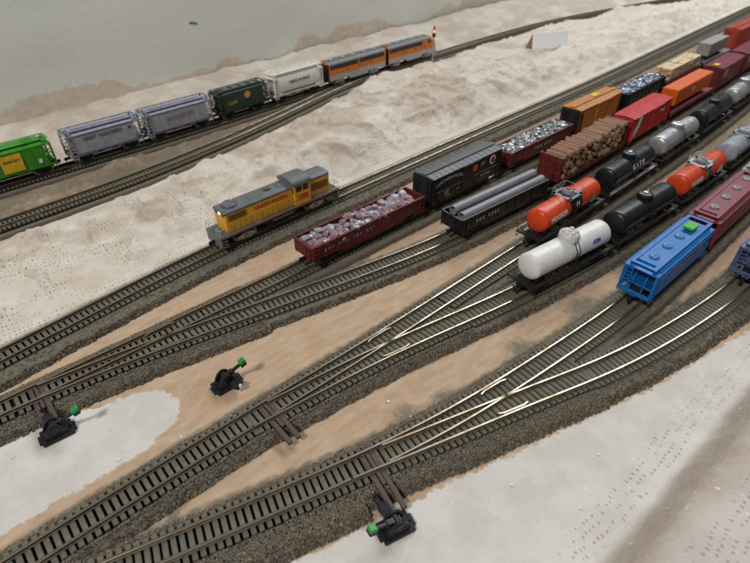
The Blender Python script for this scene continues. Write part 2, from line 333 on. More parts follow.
# ------------------------------------------------------------------ wall behind the hills
def build_wall():
    g = G('painted_wall'); co = g.co(); n1 = g.noise(.06, 4, .55, co); n2 = g.noise(1.3, 4, .6, co); n3 = g.noise(5, 3, .6, co)
    sx = nn(g.nt, 'ShaderNodeSeparateXYZ'); g.L(co, sx.inputs[0])
    c = g.mix(g.rng(n1, .3, .7), (.745, .76, .70), (.79, .80, .74)); c = g.mix(g.math('MULTIPLY', g.rng(n2, .5, .8), .18), c, (.80, .80, .76))
    # plaster and tan paint smeared up from the scenery edge
    wv = nn(g.nt, 'ShaderNodeTexNoise', noise_dimensions='1D'); wv.inputs['Scale'].default_value = .075; wv.inputs['Detail'].default_value = 2.5; g.L(sx.outputs[0], wv.inputs['W'])
    lev = g.math('MULTIPLY', g.rng(wv.outputs['Fac'], .30, .60), 2.9)
    sm = g.rng(g.math('SUBTRACT', g.math('ADD', lev, g.math('MULTIPLY', g.math('SUBTRACT', n2, .5), 1.6)), sx.outputs[2]), -.05, .12)
    c = g.mix(sm, c, g.mix(g.rng(n2, .35, .65), (.66, .56, .46), (.74, .66, .56)))
    wh = g.math('MULTIPLY', g.rng(g.noise(.8, 5, .7, co), .66, .74), g.rng(sx.outputs[2], 7, 2)); c = g.mix(g.math('MULTIPLY', wh, .6), c, (.6, .6, .56))
    g.set(col=c, rough=.8, spec=.3); g.bump(g.math('ADD', n2, g.math('MULTIPLY', n3, .35)), .35, .12)
    b = MB(); nx, nz = 120, 24; L_, H_ = 230, 42
    P = lambda i, j, yy: (-60+L_*i/nx, yy+.5*float(fbm(np.array(i*.35), np.array(j*.5), 2))-.25, -3+H_*j/nz)
    vs = [P(i, j, 0) for i in range(nx+1) for j in range(nz+1)]; fs = [(i*(nz+1)+j, (i+1)*(nz+1)+j, (i+1)*(nz+1)+j+1, i*(nz+1)+j+1) for i in range(nx) for j in range(nz)]
    b.add(vs, fs); b.box(-60, 170, .7, 3, -3, 38.9)
    o = b.build('painted_wall', g.m, None, smooth=50); u, v = -6, 57.4
    o.location = ((u-v)*Q2, (u+v)*Q2, 0); o.rotation_euler = (0, 0, R(45.6))
    return tag(o, 'pale grey-green painted wall with tan plaster smears along its foot', 'wall')
WALL = build_wall()
fl = MB(); fl.loft([[(-.55, 0, -.10), (-.2, 0, -.12), (.2, 0, -.2), (.5, 0, -.25), (.55, 0, -.12), (.2, 0, .0), (-.2, 0, .1), (-.5, 0, .1)], [(-.5, -.06, -.08), (-.2, -.08, -.1), (.2, -.07, -.17), (.45, -.05, -.22), (.5, -.05, -.13), (.2, -.08, -.02), (-.2, -.08, .08), (-.45, -.05, .08)]])
fo = fl.build('paint_fleck', plain('teal_paint', (.03, .22, .19), .5)); fo.rotation_euler = (0, 0, R(45.6))
tag(fo, 'small teal paint fleck stuck high on the grey wall', 'paint fleck')

# ------------------------------------------------------------------ track materials
def M_track():
    g = G('tie_plastic'); n = g.noise(3, 4, .6); n2 = g.noise(20, 2); ob = nn(g.nt, 'ShaderNodeObjectInfo').outputs['Random']
    c = g.mix(g.rng(n, .3, .7), (.105, .095, .072), (.165, .15, .115)); c = g.mix(g.math('MULTIPLY', ob, .45), c, (.12, .112, .09)); g.set(col=c, rough=.75, spec=.3); g.bump(n2, .3, .02); MATS['tie'] = g.m
    g = G('bare_tie_gap_shade'); g.set(col=(.014, .012, .010), rough=.8, spec=.2); MATS['web'] = g.m  # near-black colour: unpainted plastic plus painted-in shade of the tie gaps
    g = G('headblock_tie_plastic'); n = g.noise(5, 4); g.set(col=g.mix(n, (.05, .032, .027), (.12, .08, .07)), rough=.65); MATS['headblock'] = g.m
    g = G('rail_side'); n = g.noise(2.5, 4, .6); g.set(col=g.mix(g.rng(n, .3, .7), (.085, .062, .04), (.17, .13, .085)), rough=.6, metal=.25); MATS['rail_side'] = g.m
    g = G('rail_top'); n = g.noise(1.2, 4, .6); g.set(col=g.mix(g.rng(n, .3, .7), (.30, .235, .15), (.50, .44, .35)), rough=g.rng(n, .3, .7, .44, .30), metal=.95); MATS['rail_top'] = g.m
    g = G('bright_rail'); g.set(col=(.45, .42, .37), rough=.3, metal=1.0); MATS['rail_bright'] = g.m
    g = G('ballasted_roadbed'); n = g.noise(3, 5, .65); n2 = g.noise(16, 3, .7); n3 = g.noise(.5, 3)
    c = g.mix(g.rng(n, .3, .7), (.13, .114, .083), (.20, .178, .132)); br = g.mix(n2, (.035, .026, .02), (.15, .115, .085))
    e = g.math('ADD', g.attr('edge'), g.math('MULTIPLY', g.math('SUBTRACT', n, .5), .7)); c = g.mix(g.rng(e, .45, .75), c, br)
    c = g.mix(g.math('MULTIPLY', g.rng(n3, .55, .7), .35), c, (.16, .12, .085))
    g.set(col=c, rough=.9, spec=.2); g.bump(g.math('ADD', n2, g.math('MULTIPLY', n, .6)), .7, .07); MATS['bed'] = g.m
    g = G('ballast_grains'); t = g.attr('tint'); g.set(col=g.ramp(t, [(0, (.07, .055, .042)), (.3, (.14, .12, .09)), (.62, (.20, .172, .13)), (.8, (.25, .185, .13)), (1, (.38, .32, .26))]), rough=.85, spec=.3); MATS['grain'] = g.m
M_track()

# ------------------------------------------------------------------ track building
tb = MB(); tb.box(-.1, .1, -.5, .5, -.14, 0); ME_TIE = tb.mesh('tie', MATS['tie'], bevel=.012)
tb = MB(); tb.box(-.1, .1, -.5, .5, -.14, 0); ME_HEAD = tb.mesh('headblock_tie', MATS['headblock'], bevel=.012)
tb = MB(); tb.box(-.05, .05, -.07, .07, -.01, .03); tb.box(-.02, .02, -.085, .085, 0, .045); ME_SPIKE = tb.mesh('tie_plate', MATS['rail_side'])
TIE_Z = -.195
def rail(name, pts, parent, top='rail_top', h=.2):
    """swept rail: foot, web and head; the worn top of the head is a second material"""
    prof = [(-.085, -h), (.085, -h), (.085, -h+.035), (.025, -h+.06), (.025, -.075), (.056, -.06), (.056, -.012), (.036, 0), (-.036, 0), (-.056, -.012), (-.056, -.06), (-.025, -.075), (-.025, -h+.06), (-.085, -h+.035)]
    pts = np.array(pts); t = np.gradient(pts, axis=0); t /= np.linalg.norm(t, axis=1)[:, None]; b = MB(); n = len(prof)
    secs = [[(p[0]-tt[1]*y, p[1]+tt[0]*y, z) for y, z in prof] for p, tt in zip(pts, t)]
    b.loft(secs); b.mi = [1 if (i < n*(len(secs)-1) and i % n in (6, 7, 8)) else 0 for i in range(len(b.f))]
    return b.build(name, [MATS['rail_side'], MATS[top]], parent)
def rails(path, s0, s1, lat, parent, step=.5, **k):
    ss = np.linspace(s0, s1, max(3, int((s1-s0)/step))); return rail('rail', [path.at(s, lat) for s in ss], parent, **k)
def in_view(p):
    x, y, z = p[0], p[1], -18.9
    w = y*fw.y+z*fw.z
    if w < 4: return False
    px = 520.99*x/w; py = 520.99*(y*up.y+z*up.z)/w
    return abs(px) < 385 and abs(py) < 292 and math.hypot(x, y, z) < 44
def joined_ties(items, parent):
    b = MB()
    for (p, a, ln) in items:
        M = Matrix.Translation((p[0], p[1], TIE_Z)) @ Matrix.Rotation(a, 4, 'Z'); b.box(-.1, .1, -ln/2, ln/2, -.14, 0, M)
    if items: tag(b.build('distant_ties', MATS['tie'], parent), kind='stuff')
def ties(path, s0, s1, parent, pitch=.305, ln=1.62):
    far = []; s = s0
    while s < s1:
        p = path.at(s); a = path.ang(s)
        if in_view(p): put('tie', ME_TIE, parent, (p[0], p[1], TIE_Z+random.uniform(-.006, .006)), (random.uniform(-.01, .01), 0, a+random.uniform(-.012, .012)), (random.uniform(.96, 1.04), ln*random.uniform(.985, 1.015), 1))
        else: far.append((p, a, ln))
        s += pitch
    joined_ties(far, parent)
def strip(name, path, s0, s1, lats, zs, mat, parent, step=.4, edgefn=None, rough=0.0, seed=0):
    ss = np.linspace(s0, s1, max(3, int((s1-s0)/step))); vs = []; n = len(lats); ed = []
    for s in ss:
        p = path.at(s); t = path.tan(s); d = math.hypot(*p)
        for j, (l, z) in enumerate(zip(lats, zs)):
            w = 0; dz = 0
            if rough and (j < 3 or j >= n-3):
                w = rough*(float(fbm(np.array(s*1.7+seed), np.array(j*3.1)))-.5)*2; dz = rough*.35*(float(fbm(np.array(s*3.1+9*seed), np.array(j*1.7)))-.5)
            vs.append((p[0]-t[1]*(l+w), p[1]+t[0]*(l+w), z+(dz if 0 < j < n-1 else 0))); ed.append(edgefn(j) if edgefn else 0)
    fs = [(k*n+j, (k+1)*n+j, (k+1)*n+j+1, k*n+j+1) for k in range(len(ss)-1) for j in range(n-1)]
    o = MB().add(vs, fs).build(name, mat, parent, smooth=60)
    if edgefn: o.data.attributes.new('edge', 'FLOAT', 'POINT').data.foreach_set('value', np.array(ed, np.float32))
    return o
OCT = np.array([(1, 0, 0), (-1, 0, 0), (0, 1, 0), (0, -1, 0), (0, 0, 1), (0, 0, -1)], float); OCF = np.array([(0, 2, 4), (2, 1, 4), (1, 3, 4), (3, 0, 4), (2, 0, 5), (1, 2, 5), (3, 1, 5), (0, 3, 5)])
def grains(path, s0, s1, n, lat0, latl, latr, parent, size=(.028, .066), brown=.3, avoid=None, tone=.42, name='ballast'):
    """loose ballast grains on both shoulders, one mesh"""
    s = RNG.uniform(s0, s1, n); side = np.where(RNG.random(n) < .5, -1, 1); side = np.where(RNG.random(n) < (latr-.84)/(latl+latr-1.68), -1, 1); w_ = np.where(side < 0, latr, latl); q_ = RNG.random(n)**.9; l = lat0+(w_-lat0)*q_+.16*(fbm(s*1.3, side*7.0)-.5); q_ = (l-lat0)/(w_-lat0)
    c = np.stack([np.interp(s, path.ss, path.Q[:, j]) for j in (0, 1)], 1); t = np.stack([np.interp(s, path.ss, path.T[:, j]) for j in (0, 1)], 1)
    lat = l*side; P = np.stack([c[:, 0]-t[:, 1]*lat, c[:, 1]+t[:, 0]*lat], 1)
    z = np.interp(l-w_, [-1.2, -.46, -.07, .02], [-.31, -.345, -.61, -.645]); z = np.where(l < .95, -.31, z)+RNG.uniform(-.01, .03, n)
    ok = np.ones(n, bool)
    for q, dist in (avoid or []):
        Q = q.Q; d = np.full(n, 9.)
        for i in range(0, n, 8000): d[i:i+8000] = np.sqrt(((P[i:i+8000, None]-Q[None, ::3])**2).sum(-1).min(1))
        ok &= d > dist
    P, z, l, w_ = P[ok], z[ok], l[ok], w_[ok]; n = len(P); r = RNG.uniform(*size, n)
    A = RNG.normal(size=(n, 3, 3)); Qm, _ = np.linalg.qr(A); sc = RNG.uniform(.65, 1.2, (n, 1, 3))*r[:, None, None]
    V = np.einsum('nij,kj->nki', Qm, OCT)*sc; V[:, :, 0] += P[:, None, 0]; V[:, :, 1] += P[:, None, 1]; V[:, :, 2] += z[:, None]
    F = (OCF[None]+(np.arange(n)*6)[:, None, None]).reshape(-1, 3); me = bpy.data.meshes.new('ballast')
    me.from_pydata(V.reshape(-1, 3).tolist(), [], F.tolist()); tn = np.clip(RNG.normal(tone, .2, n)+brown*sstep(-.45, -.1, l-w_)*RNG.uniform(-1, 1, n), 0, 1)
    me.attributes.new('tint', 'FLOAT', 'POINT').data.foreach_set('value', np.repeat(tn, 6).astype(np.float32)); me.materials.append(MATS['grain'])
    return tag(put(name, me, parent), kind='stuff')
def crumbs(path, s0, s1, wr, parent):
    """torn dark cork along the near foot of the roadbed"""
    grains(path, s0, s1, int((s1-s0)*75), wr+.14, .84, wr+.5, parent, size=(.04, .095), brown=.2, tone=.16, name='cork_crumbs')
_bed = [0]
def bed(path, s0, s1, parent, wl=.86, wr=.94):
    _bed[0] += 1; dz = -.005*_bed[0]
    strip('roadbed', path, s0, s1, [-wr-.46, -wr-.38, -wr-.18, -wr, -.5, .5, wl, wl+.16, wl+.34, wl+.42], [-.69, -.6, -.42, -.338+dz, -.338+dz, -.338+dz, -.338+dz, -.42, -.6, -.69], MATS['bed'], parent, .3, lambda j: [1, .95, .45, .1, 0, 0, 0, .15, .55, .8][j], .1, _bed[0])
def gap_strips(path, s0, s1, parent, lat=.72): strip('gap_shade_strip', path, s0, s1, [-lat, lat], [-.322-.0006*_bed[0]]*2, MATS['web'], parent, .6)  # added strip, nearly tie-wide, that paints shade into the gaps; real webbing is narrower
def track(label, path, s0, s1, roadbed=True, pitch=.305, top='rail_top', ngrain=0, brown=.3, avoid=None, rb=None, wl=.86, wr=.94, edge=0):
    t = thing('railway_track', label, 'track', group='tracks on the layout')
    rails(path, s0, s1, .45, t, top=top); rails(path, s0, s1, -.45, t, top=top)
    ties(path, s0+pitch/2, s1, t, pitch)
    if roadbed: bed(path, *(rb or (s0, s1)), t, wl, wr)
    gap_strips(path, s0, s1, t)
    if ngrain: grains(path, s0, s1, ngrain, .84, wl+.42, wr+.46, t, brown=brown, avoid=avoid)
    if edge: crumbs(path, s0, min(s1, s0+edge), wr, t)
    return t
def sep(A, Bp, s):
    """where B runs beside A at A's distance s: (B distance, lateral offset of B from A)"""
    p = A.at(s); sb = Bp.near(p); q = Bp.at(sb); t = A.tan(s); d = q-p; return sb, d[0]*-t[1]+d[1]*t[0]
def turnout(label, A, Bp, pt, flip=1, top='rail_top', ngrain=0, brown=.3, headside=-1, reverse=False, headlen=1.5, endsep=1.72, wl=.86, wr=.94):
    """A is the far line, B leaves it on the near side; returns end distances on A and B and start on A"""
    sgn = -1 if reverse else 1; sp = A.near(pt); s = sp
    while abs(sep(A, Bp, s)[1]) < endsep: s += sgn*.1
    se = s; sbe = sep(A, Bp, se)[0]; s_f = sp
    while abs(sep(A, Bp, s_f)[1]) < .86: s_f += sgn*.05
    s_c = sp
    while abs(sep(A, Bp, s_c)[1]) < .09: s_c += sgn*.05
    a0, a1 = sorted((sp-sgn*.9, se)); b0 = sep(A, Bp, sp-sgn*.9)[0]; bb0, bb1 = sorted((b0, sbe))
    t = thing('turnout', label, 'turnout', group='turnouts on the layout')
    rails(A, a0, a1, .45, t, .25, top=top).name = 'stock_rail'; rails(Bp, bb0, bb1, -.45, t, .25, top=top).name = 'stock_rail'
    c0, c1 = sorted((s_c, se)); rails(A, c0, c1, -.45, t, .2, top=top).name = 'closure_rail'
    bc = sep(A, Bp, s_c)[0]; c0, c1 = sorted((bc, sbe)); rails(Bp, c0, c1, .45, t, .2, top=top).name = 'closure_rail'
    for P_, sf, side in ((A, s_f, 1), (Bp, sep(A, Bp, s_f)[0], -1)):
        ss = np.linspace(sf-.8, sf+.8, 13); rail('guard_rail', [P_.at(q, side*(.45-.13-.07*max(0, abs(q-sf)-.55)/.25)) for q in ss], t, h=.205)
    fp = .5*(A.at(s_f, -.45)+Bp.at(sep(A, Bp, s_f)[0], .45)); fa = A.ang(s_f)*.5+Bp.ang(sep(A, Bp, s_f)[0])*.5
    f = MB(); f.prism([(-.10, -.17), (.10, -.17), (.04, -.004), (-.04, -.004)], -.4, .5); fo = f.build('frog', MATS['rail_bright'], t); fo.location = (fp[0], fp[1], 0); fo.rotation_euler = (0, 0, fa)
    # long ties carrying both lines
    far = []; q = a0+.15
    while q < a1-.05:
        sb, d = sep(A, Bp, q); lo, hi = min(0, d)-.81, max(0, d)+.81; ln = hi-lo; p = A.at(q, (lo+hi)/2); a = A.ang(q)
        if in_view(p): put('tie', ME_TIE, t, (p[0], p[1], TIE_Z+random.uniform(-.006, .006)), (0, 0, a+random.uniform(-.012, .012)), (random.uniform(.94, 1.04), ln, 1))
        else: far.append((p, a, ln))
        q += .305
    joined_ties(far, t)
    for k in (-1, 1):                                             # headblock ties that reach out to the switch machine
        lo, hi = (-.8-headlen, .8) if headside < 0 else (-.8, .8+headlen)
        q = sp+sgn*(.1+.22*k); p = A.at(q, (lo+hi)/2); put('headblock_tie', ME_HEAD, t, (p[0], p[1], TIE_Z+.02), (0, 0, A.ang(q)), (1.05, hi-lo, 1.1))
    p = A.at(sp+sgn*.1, -.25); put('throw_bar', ME_HEAD, t, (p[0], p[1], TIE_Z+.075), (0, 0, A.ang(sp)), (.8, 1.9, .7))
    bed(A, a0-.1, a1+.1, t, wl, .9); bed(Bp, bb0-.1, bb1+.1, t, .8, wr); gap_strips(A, a0, a1, t); _bed[0] += 1; gap_strips(Bp, bb0+2.5, bb1, t)
    if ngrain:
        grains(A, a0, a1, ngrain//2, .84, wl+.42, 1.3, t, brown=brown, avoid=[(Bp, .84)]); grains(Bp, bb0, bb1, ngrain//2, .84, 1.2, wr+.46, t, brown=brown, avoid=[(A, .84)])
    if not reverse: crumbs(Bp, bb0, bb1, wr, t)
    return a0, a1, bb0, bb1
def sdist(P_, xy): return P_.near(xy)

track('main track running under the yellow diesel locomotive below the plaster hill', P1, 0, P1.len-2, ngrain=11000, brown=.45, wl=.95, wr=1.4, edge=75)
x0, x1, b0, b1 = turnout('turnout splitting the lead below the maroon gondola, with the leftmost switch throw', P2, P3, PT23, ngrain=9000, headlen=1.5, wl=1.05, wr=1.2)
track('lead track entering at the left edge beside the leftmost switch throw', P2, 0, x0, ngrain=4500, wl=1.05, wr=1.2, edge=30)
track('yard track under the maroon gondola and the black boxcar', P2, x1, P2.len-2, ngrain=2500, avoid=[(P3, .9)])
track('yard track under the black pipe gondola and the pulpwood car', P3, b1, P3.len-2, ngrain=2500, avoid=[(P2, .9)], edge=35)
x0, x1, b0, b1 = turnout('turnout in the middle, feeding the white tank car and the lettered orange tank car', P4, P5, PT45, ngrain=12000, headlen=1.3)
track('lead track leaving the lower left corner towards the middle turnout', P4, 0, x0, ngrain=15000, brown=.5, edge=30)
track('yard track under the frontmost lettered orange tank car', P4, x1, P4.len-2, ngrain=1500, top='rail_top')
track('yard track under the white tank car', P5, b1, P5.len-2, ngrain=2500, edge=25)
x0, x1, b0, b1 = turnout('turnout in front of the blue hopper, with shiny frog and rails', P6, P7, PT67, ngrain=15000, headlen=1.6, wl=.9, wr=1.25)
track('lead track along the bottom edge towards the turnout before the blue hopper', P6, 0, x0, ngrain=17000, brown=.5, wl=.8, wr=1.6, edge=30)
track('yard track under the bright blue covered hopper', P6, x1, P6.len-2, ngrain=1500)
track('curved track nearest the lower right plaster slope', P7, b1, P7.len-2, ngrain=7000, brown=.45, wr=1.15, edge=30)
x0, x1, b0, b1 = turnout('turnout beneath the orange and silver cab units at the back', P8, P9, PT89, reverse=True, headlen=.2)
track('back track by the wall carrying the grey hoppers', P8, 0, x0, ngrain=0)
track('back track running on empty past the red signal towards the upper right', P8, x1, P8.len-2)
track('empty back track beside the hopper train, nearer the hill', P9, 0, b0)

# ------------------------------------------------------------------ rolling stock: shared running gear
K = dict(
    black=paint('black_plastic', (.010, .0115, .015), .33, dirt=.05), dark=paint('underframe_black', (.010, .010, .010), .6, dirt=.15),
    steel=paint('wheel_steel', (.22, .20, .18), .35, .8), silver=paint('silver_plastic', (.42, .43, .45), .36, .55, spec=.5), white=paint('white_enamel', (.70, .70, .69), .35, dirt=.12, var=.08),
    maroon=paint('maroon_paint', (.125, .014, .018), .42), maroon2=paint('faded_maroon', (.20, .028, .045), .45), box=paint('boxcar_black', (.011, .013, .015), .4, dirt=.14),
    red=paint('bright_red', (.50, .022, .026), .42, var=.12, dirt=.08), orange=paint('orange_paint', (.66, .11, .010), .45, var=.12, dirt=.1), ochre=paint('ochre_orange', (.50, .20, .04), .5, var=.15, dirt=.15),
    tankred=paint('orange_red', (.62, .058, .012), .34, var=.12, dirt=.1), blue=paint('bright_blue', (.003, .145, .47), .45, var=.15, dirt=.12), grey=paint('pale_grey', (.27, .28, .30), .5, dirt=.3), grey2=paint('lilac_grey', (.34, .345, .385), .5, dirt=.35), trim=paint('slate_trim', (.11, .14, .23), .5),
    dgreen=paint('dark_green', (.016, .042, .030), .5, dirt=.35), green=paint('grass_green', (.045, .26, .018), .45, dirt=.15), slate=paint('slate_blue', (.09, .12, .24), .45), 
    yellow=paint('armour_yellow', (.70, .36, .025), .4, var=.12, dirt=.12), hood=paint('harbor_mist_grey', (.12, .135, .145), .42), uporange=paint('coach_orange', (.64, .165, .012), .42, var=.1), navy=paint('window_band_black', (.018, .018, .030), .35),
    padY=paint('yellow_pad', (.70, .50, .01), .6, dirt=.05), padG=paint('green_pad', (.05, .42, .04), .5, dirt=.05), lemon=paint('lemon_panel', (.70, .45, .02), .45, dirt=.08), cream=paint('off_white', (.74, .72, .66), .45, var=.08, dirt=.12),
    wtext=plain('white_lettering', (.75, .75, .73), .5), rtext=plain('red_lettering', (.42, .03, .02), .5), ytext=plain('gold_lettering', (.50, .30, .04), .5), ktext=plain('black_lettering', (.02, .02, .03), .5), btext=plain('blue_lettering', (.03, .10, .45), .5), gtext=plain('grey_lettering', (.30, .30, .30), .5),
    handrail=plain('handrail_silver', (.55, .56, .58), .35, .3), pipe=paint('pipe_grey', (.20, .205, .235), .4), wgrey=paint('tank_grey', (.30, .33, .37), .38), rust=paint('rust_brown', (.10, .045, .025), .6),
)
def _truck(mat, loco=False):
    b = MB(); L_ = .95 if not loco else 1.25; h = .30
    for sd in (-1, 1):
        y0, y1 = sd*.55, sd*.67; y0, y1 = min(y0, y1), max(y0, y1)
        prof = [(-L_/2-.12, h-.06), (-L_/2+.05, h-.1), (-.3, .12), (.3, .12), (L_/2-.05, h-.1), (L_/2+.12, h-.06), (L_/2+.1, h+.1), (.25, h+.22), (-.25, h+.22), (-L_/2-.1, h+.1)]
        n = len(prof); b.add([(x, y0, z) for x, z in prof]+[(x, y1, z) for x, z in prof], [(i, (i+1) % n, (i+1) % n+n, i+n) for i in range(n)]+[tuple(range(n)), tuple(range(2*n-1, n-1, -1))])
        for x in (-L_/2, L_/2): b.box(x-.1, x+.1, min(y0, y1+.03*sd), max(y1, y0+.03*sd), h-.09, h+.09)
        for x in (-.12, 0, .12): b.cyl((x, sd*.69, .16), (x, sd*.69, .42), .045, n=6)
    b.box(-.16, .16, -.6, .6, .26, .5); return b.mesh('truck', mat)
def _wheelset():
    b = MB()
    for sd in (-1, 1):
        b.lathe([(-.05, 0), (-.05, .26), (.045, .25), (.045, .29), (.065, .29), (.065, 0)] if sd < 0 else [(-.065, 0), (-.065, .29), (-.045, .29), (-.045, .25), (.05, .26), (.05, 0)], (sd*.42, 0, 0), n=14)
    b.cyl((-.5, 0, 0), (.5, 0, 0), .05, n=6); return b.mesh('wheelset', K['steel'])
ME_TRUCK = _truck(K['dark']); ME_WS = _wheelset(); ME_LTRUCK = _truck(K['silver'], True)
def _coupler():
    b = MB(); b.box(-.1, .28, -.09, .09, -.08, .08); b.add([(.28, -.09, -.1), (.28, .1, -.1), (.42, .15, -.1), (.48, .02, -.1), (.38, .02, -.1), (.36, -.12, -.1), (.28, -.09, .1), (.28, .1, .1), (.42, .15, .1), (.48, .02, .1), (.38, .02, .1), (.36, -.12, .1)],
        [(0, 1, 2, 3, 4, 5), (11, 10, 9, 8, 7, 6)]+[(i, (i+1) % 6, (i+1) % 6+6, i+6) for i in range(6)]); b.box(.33, .37, -.02, .02, -.3, -.1); return b.mesh('coupler', K['dark'])
ME_CPL = _coupler()
def gear(root, L_, tx, loco=False, couplers=True):
    for sx in (-1, 1):
        t = put('truck', ME_LTRUCK if loco else ME_TRUCK, root, (sx*tx, 0, 0))
        for ax in ((-.475, .475) if not loco else (-.62, .62)): put('wheelset', ME_WS, t, (ax, 0, .265), (0, 0, R(90)))
        if couplers: put('coupler', ME_CPL, root, (sx*(L_/2-.05), 0, .42), (0, 0, 0 if sx > 0 else math.pi))
def car(name, label, path, pa, pb, group=None, cat='freight car', L_=None):
    """a car whose body runs between two points of its track"""
    sa, sb = path.near(pa), path.near(pb); L = L_ or (sb-sa); c = (sa+sb)/2; a = path.at(c-L*.32); b = path.at(c+L*.32); m_ = (a+b)/2; d = b-a
    return thing(name, label, cat, (m_[0], m_[1], 0), math.atan2(d[1], d[0]), group), L
def ladder(root, x, y, z0, z1, mat, ny=1, w=.34, n=5, axis='x'):
    b = MB(); t = .022
    for k in (-1, 1):
        if axis == 'x': b.box(x+k*w/2-t, x+k*w/2+t, min(y, y+ny*.06), max(y, y+ny*.06), z0, z1)
        else: b.box(min(x, x+ny*.06), max(x, x+ny*.06), y+k*w/2-t, y+k*w/2+t, z0, z1)
    for i in range(n):
        z = z0+(i+.5)*(z1-z0)/n
        if axis == 'x': b.box(x-w/2, x+w/2, min(y+ny*.03, y+ny*.07), max(y+ny*.03, y+ny*.07), z-t, z+t)
        else: b.box(min(x+ny*.03, x+ny*.07), max(x+ny*.03, x+ny*.07), y-w/2, y+w/2, z-t, z+t)
    return b.build('ladder', mat, root)
def disc(name, root, x, y, z, r, mat, t=.012, rx=None, n=24):
    b = MB(); b.add([(x+math.cos(q)*(rx or r), yy, z+math.sin(q)*r) for yy in (y, y-t) for q in [2*math.pi*i/n for i in range(n)]], [tuple(range(n)), tuple(range(2*n-1, n-1, -1))]+[(i, (i+1) % n, (i+1) % n+n, i+n) for i in range(n)]); return b.build(name, mat, root)
def plate(name, root, pts, y, mat, t=.012):
    n = len(pts); b = MB(); b.add([(px, yy, pz) for yy in (y, y-t) for px, pz in pts], [tuple(range(n)), tuple(range(2*n-1, n-1, -1))]+[(i, (i+1) % n, (i+1) % n+n, i+n) for i in range(n)]); return b.build(name, mat, root)
def brake_wheel(root, x, y, z, sx, mat):
    b = MB(); n = 12
    pts = [(x+sx*.09, y+.17*math.cos(2*math.pi*i/n), z+.17*math.sin(2*math.pi*i/n)) for i in range(n+1)]; b.tube(pts, .02, 5); b.bar((x, y, z), (x+sx*.1, y, z), .04); b.bar(pts[0], pts[6], .02); b.bar(pts[3], pts[9], .02); return b.build('brake_wheel', mat, root)

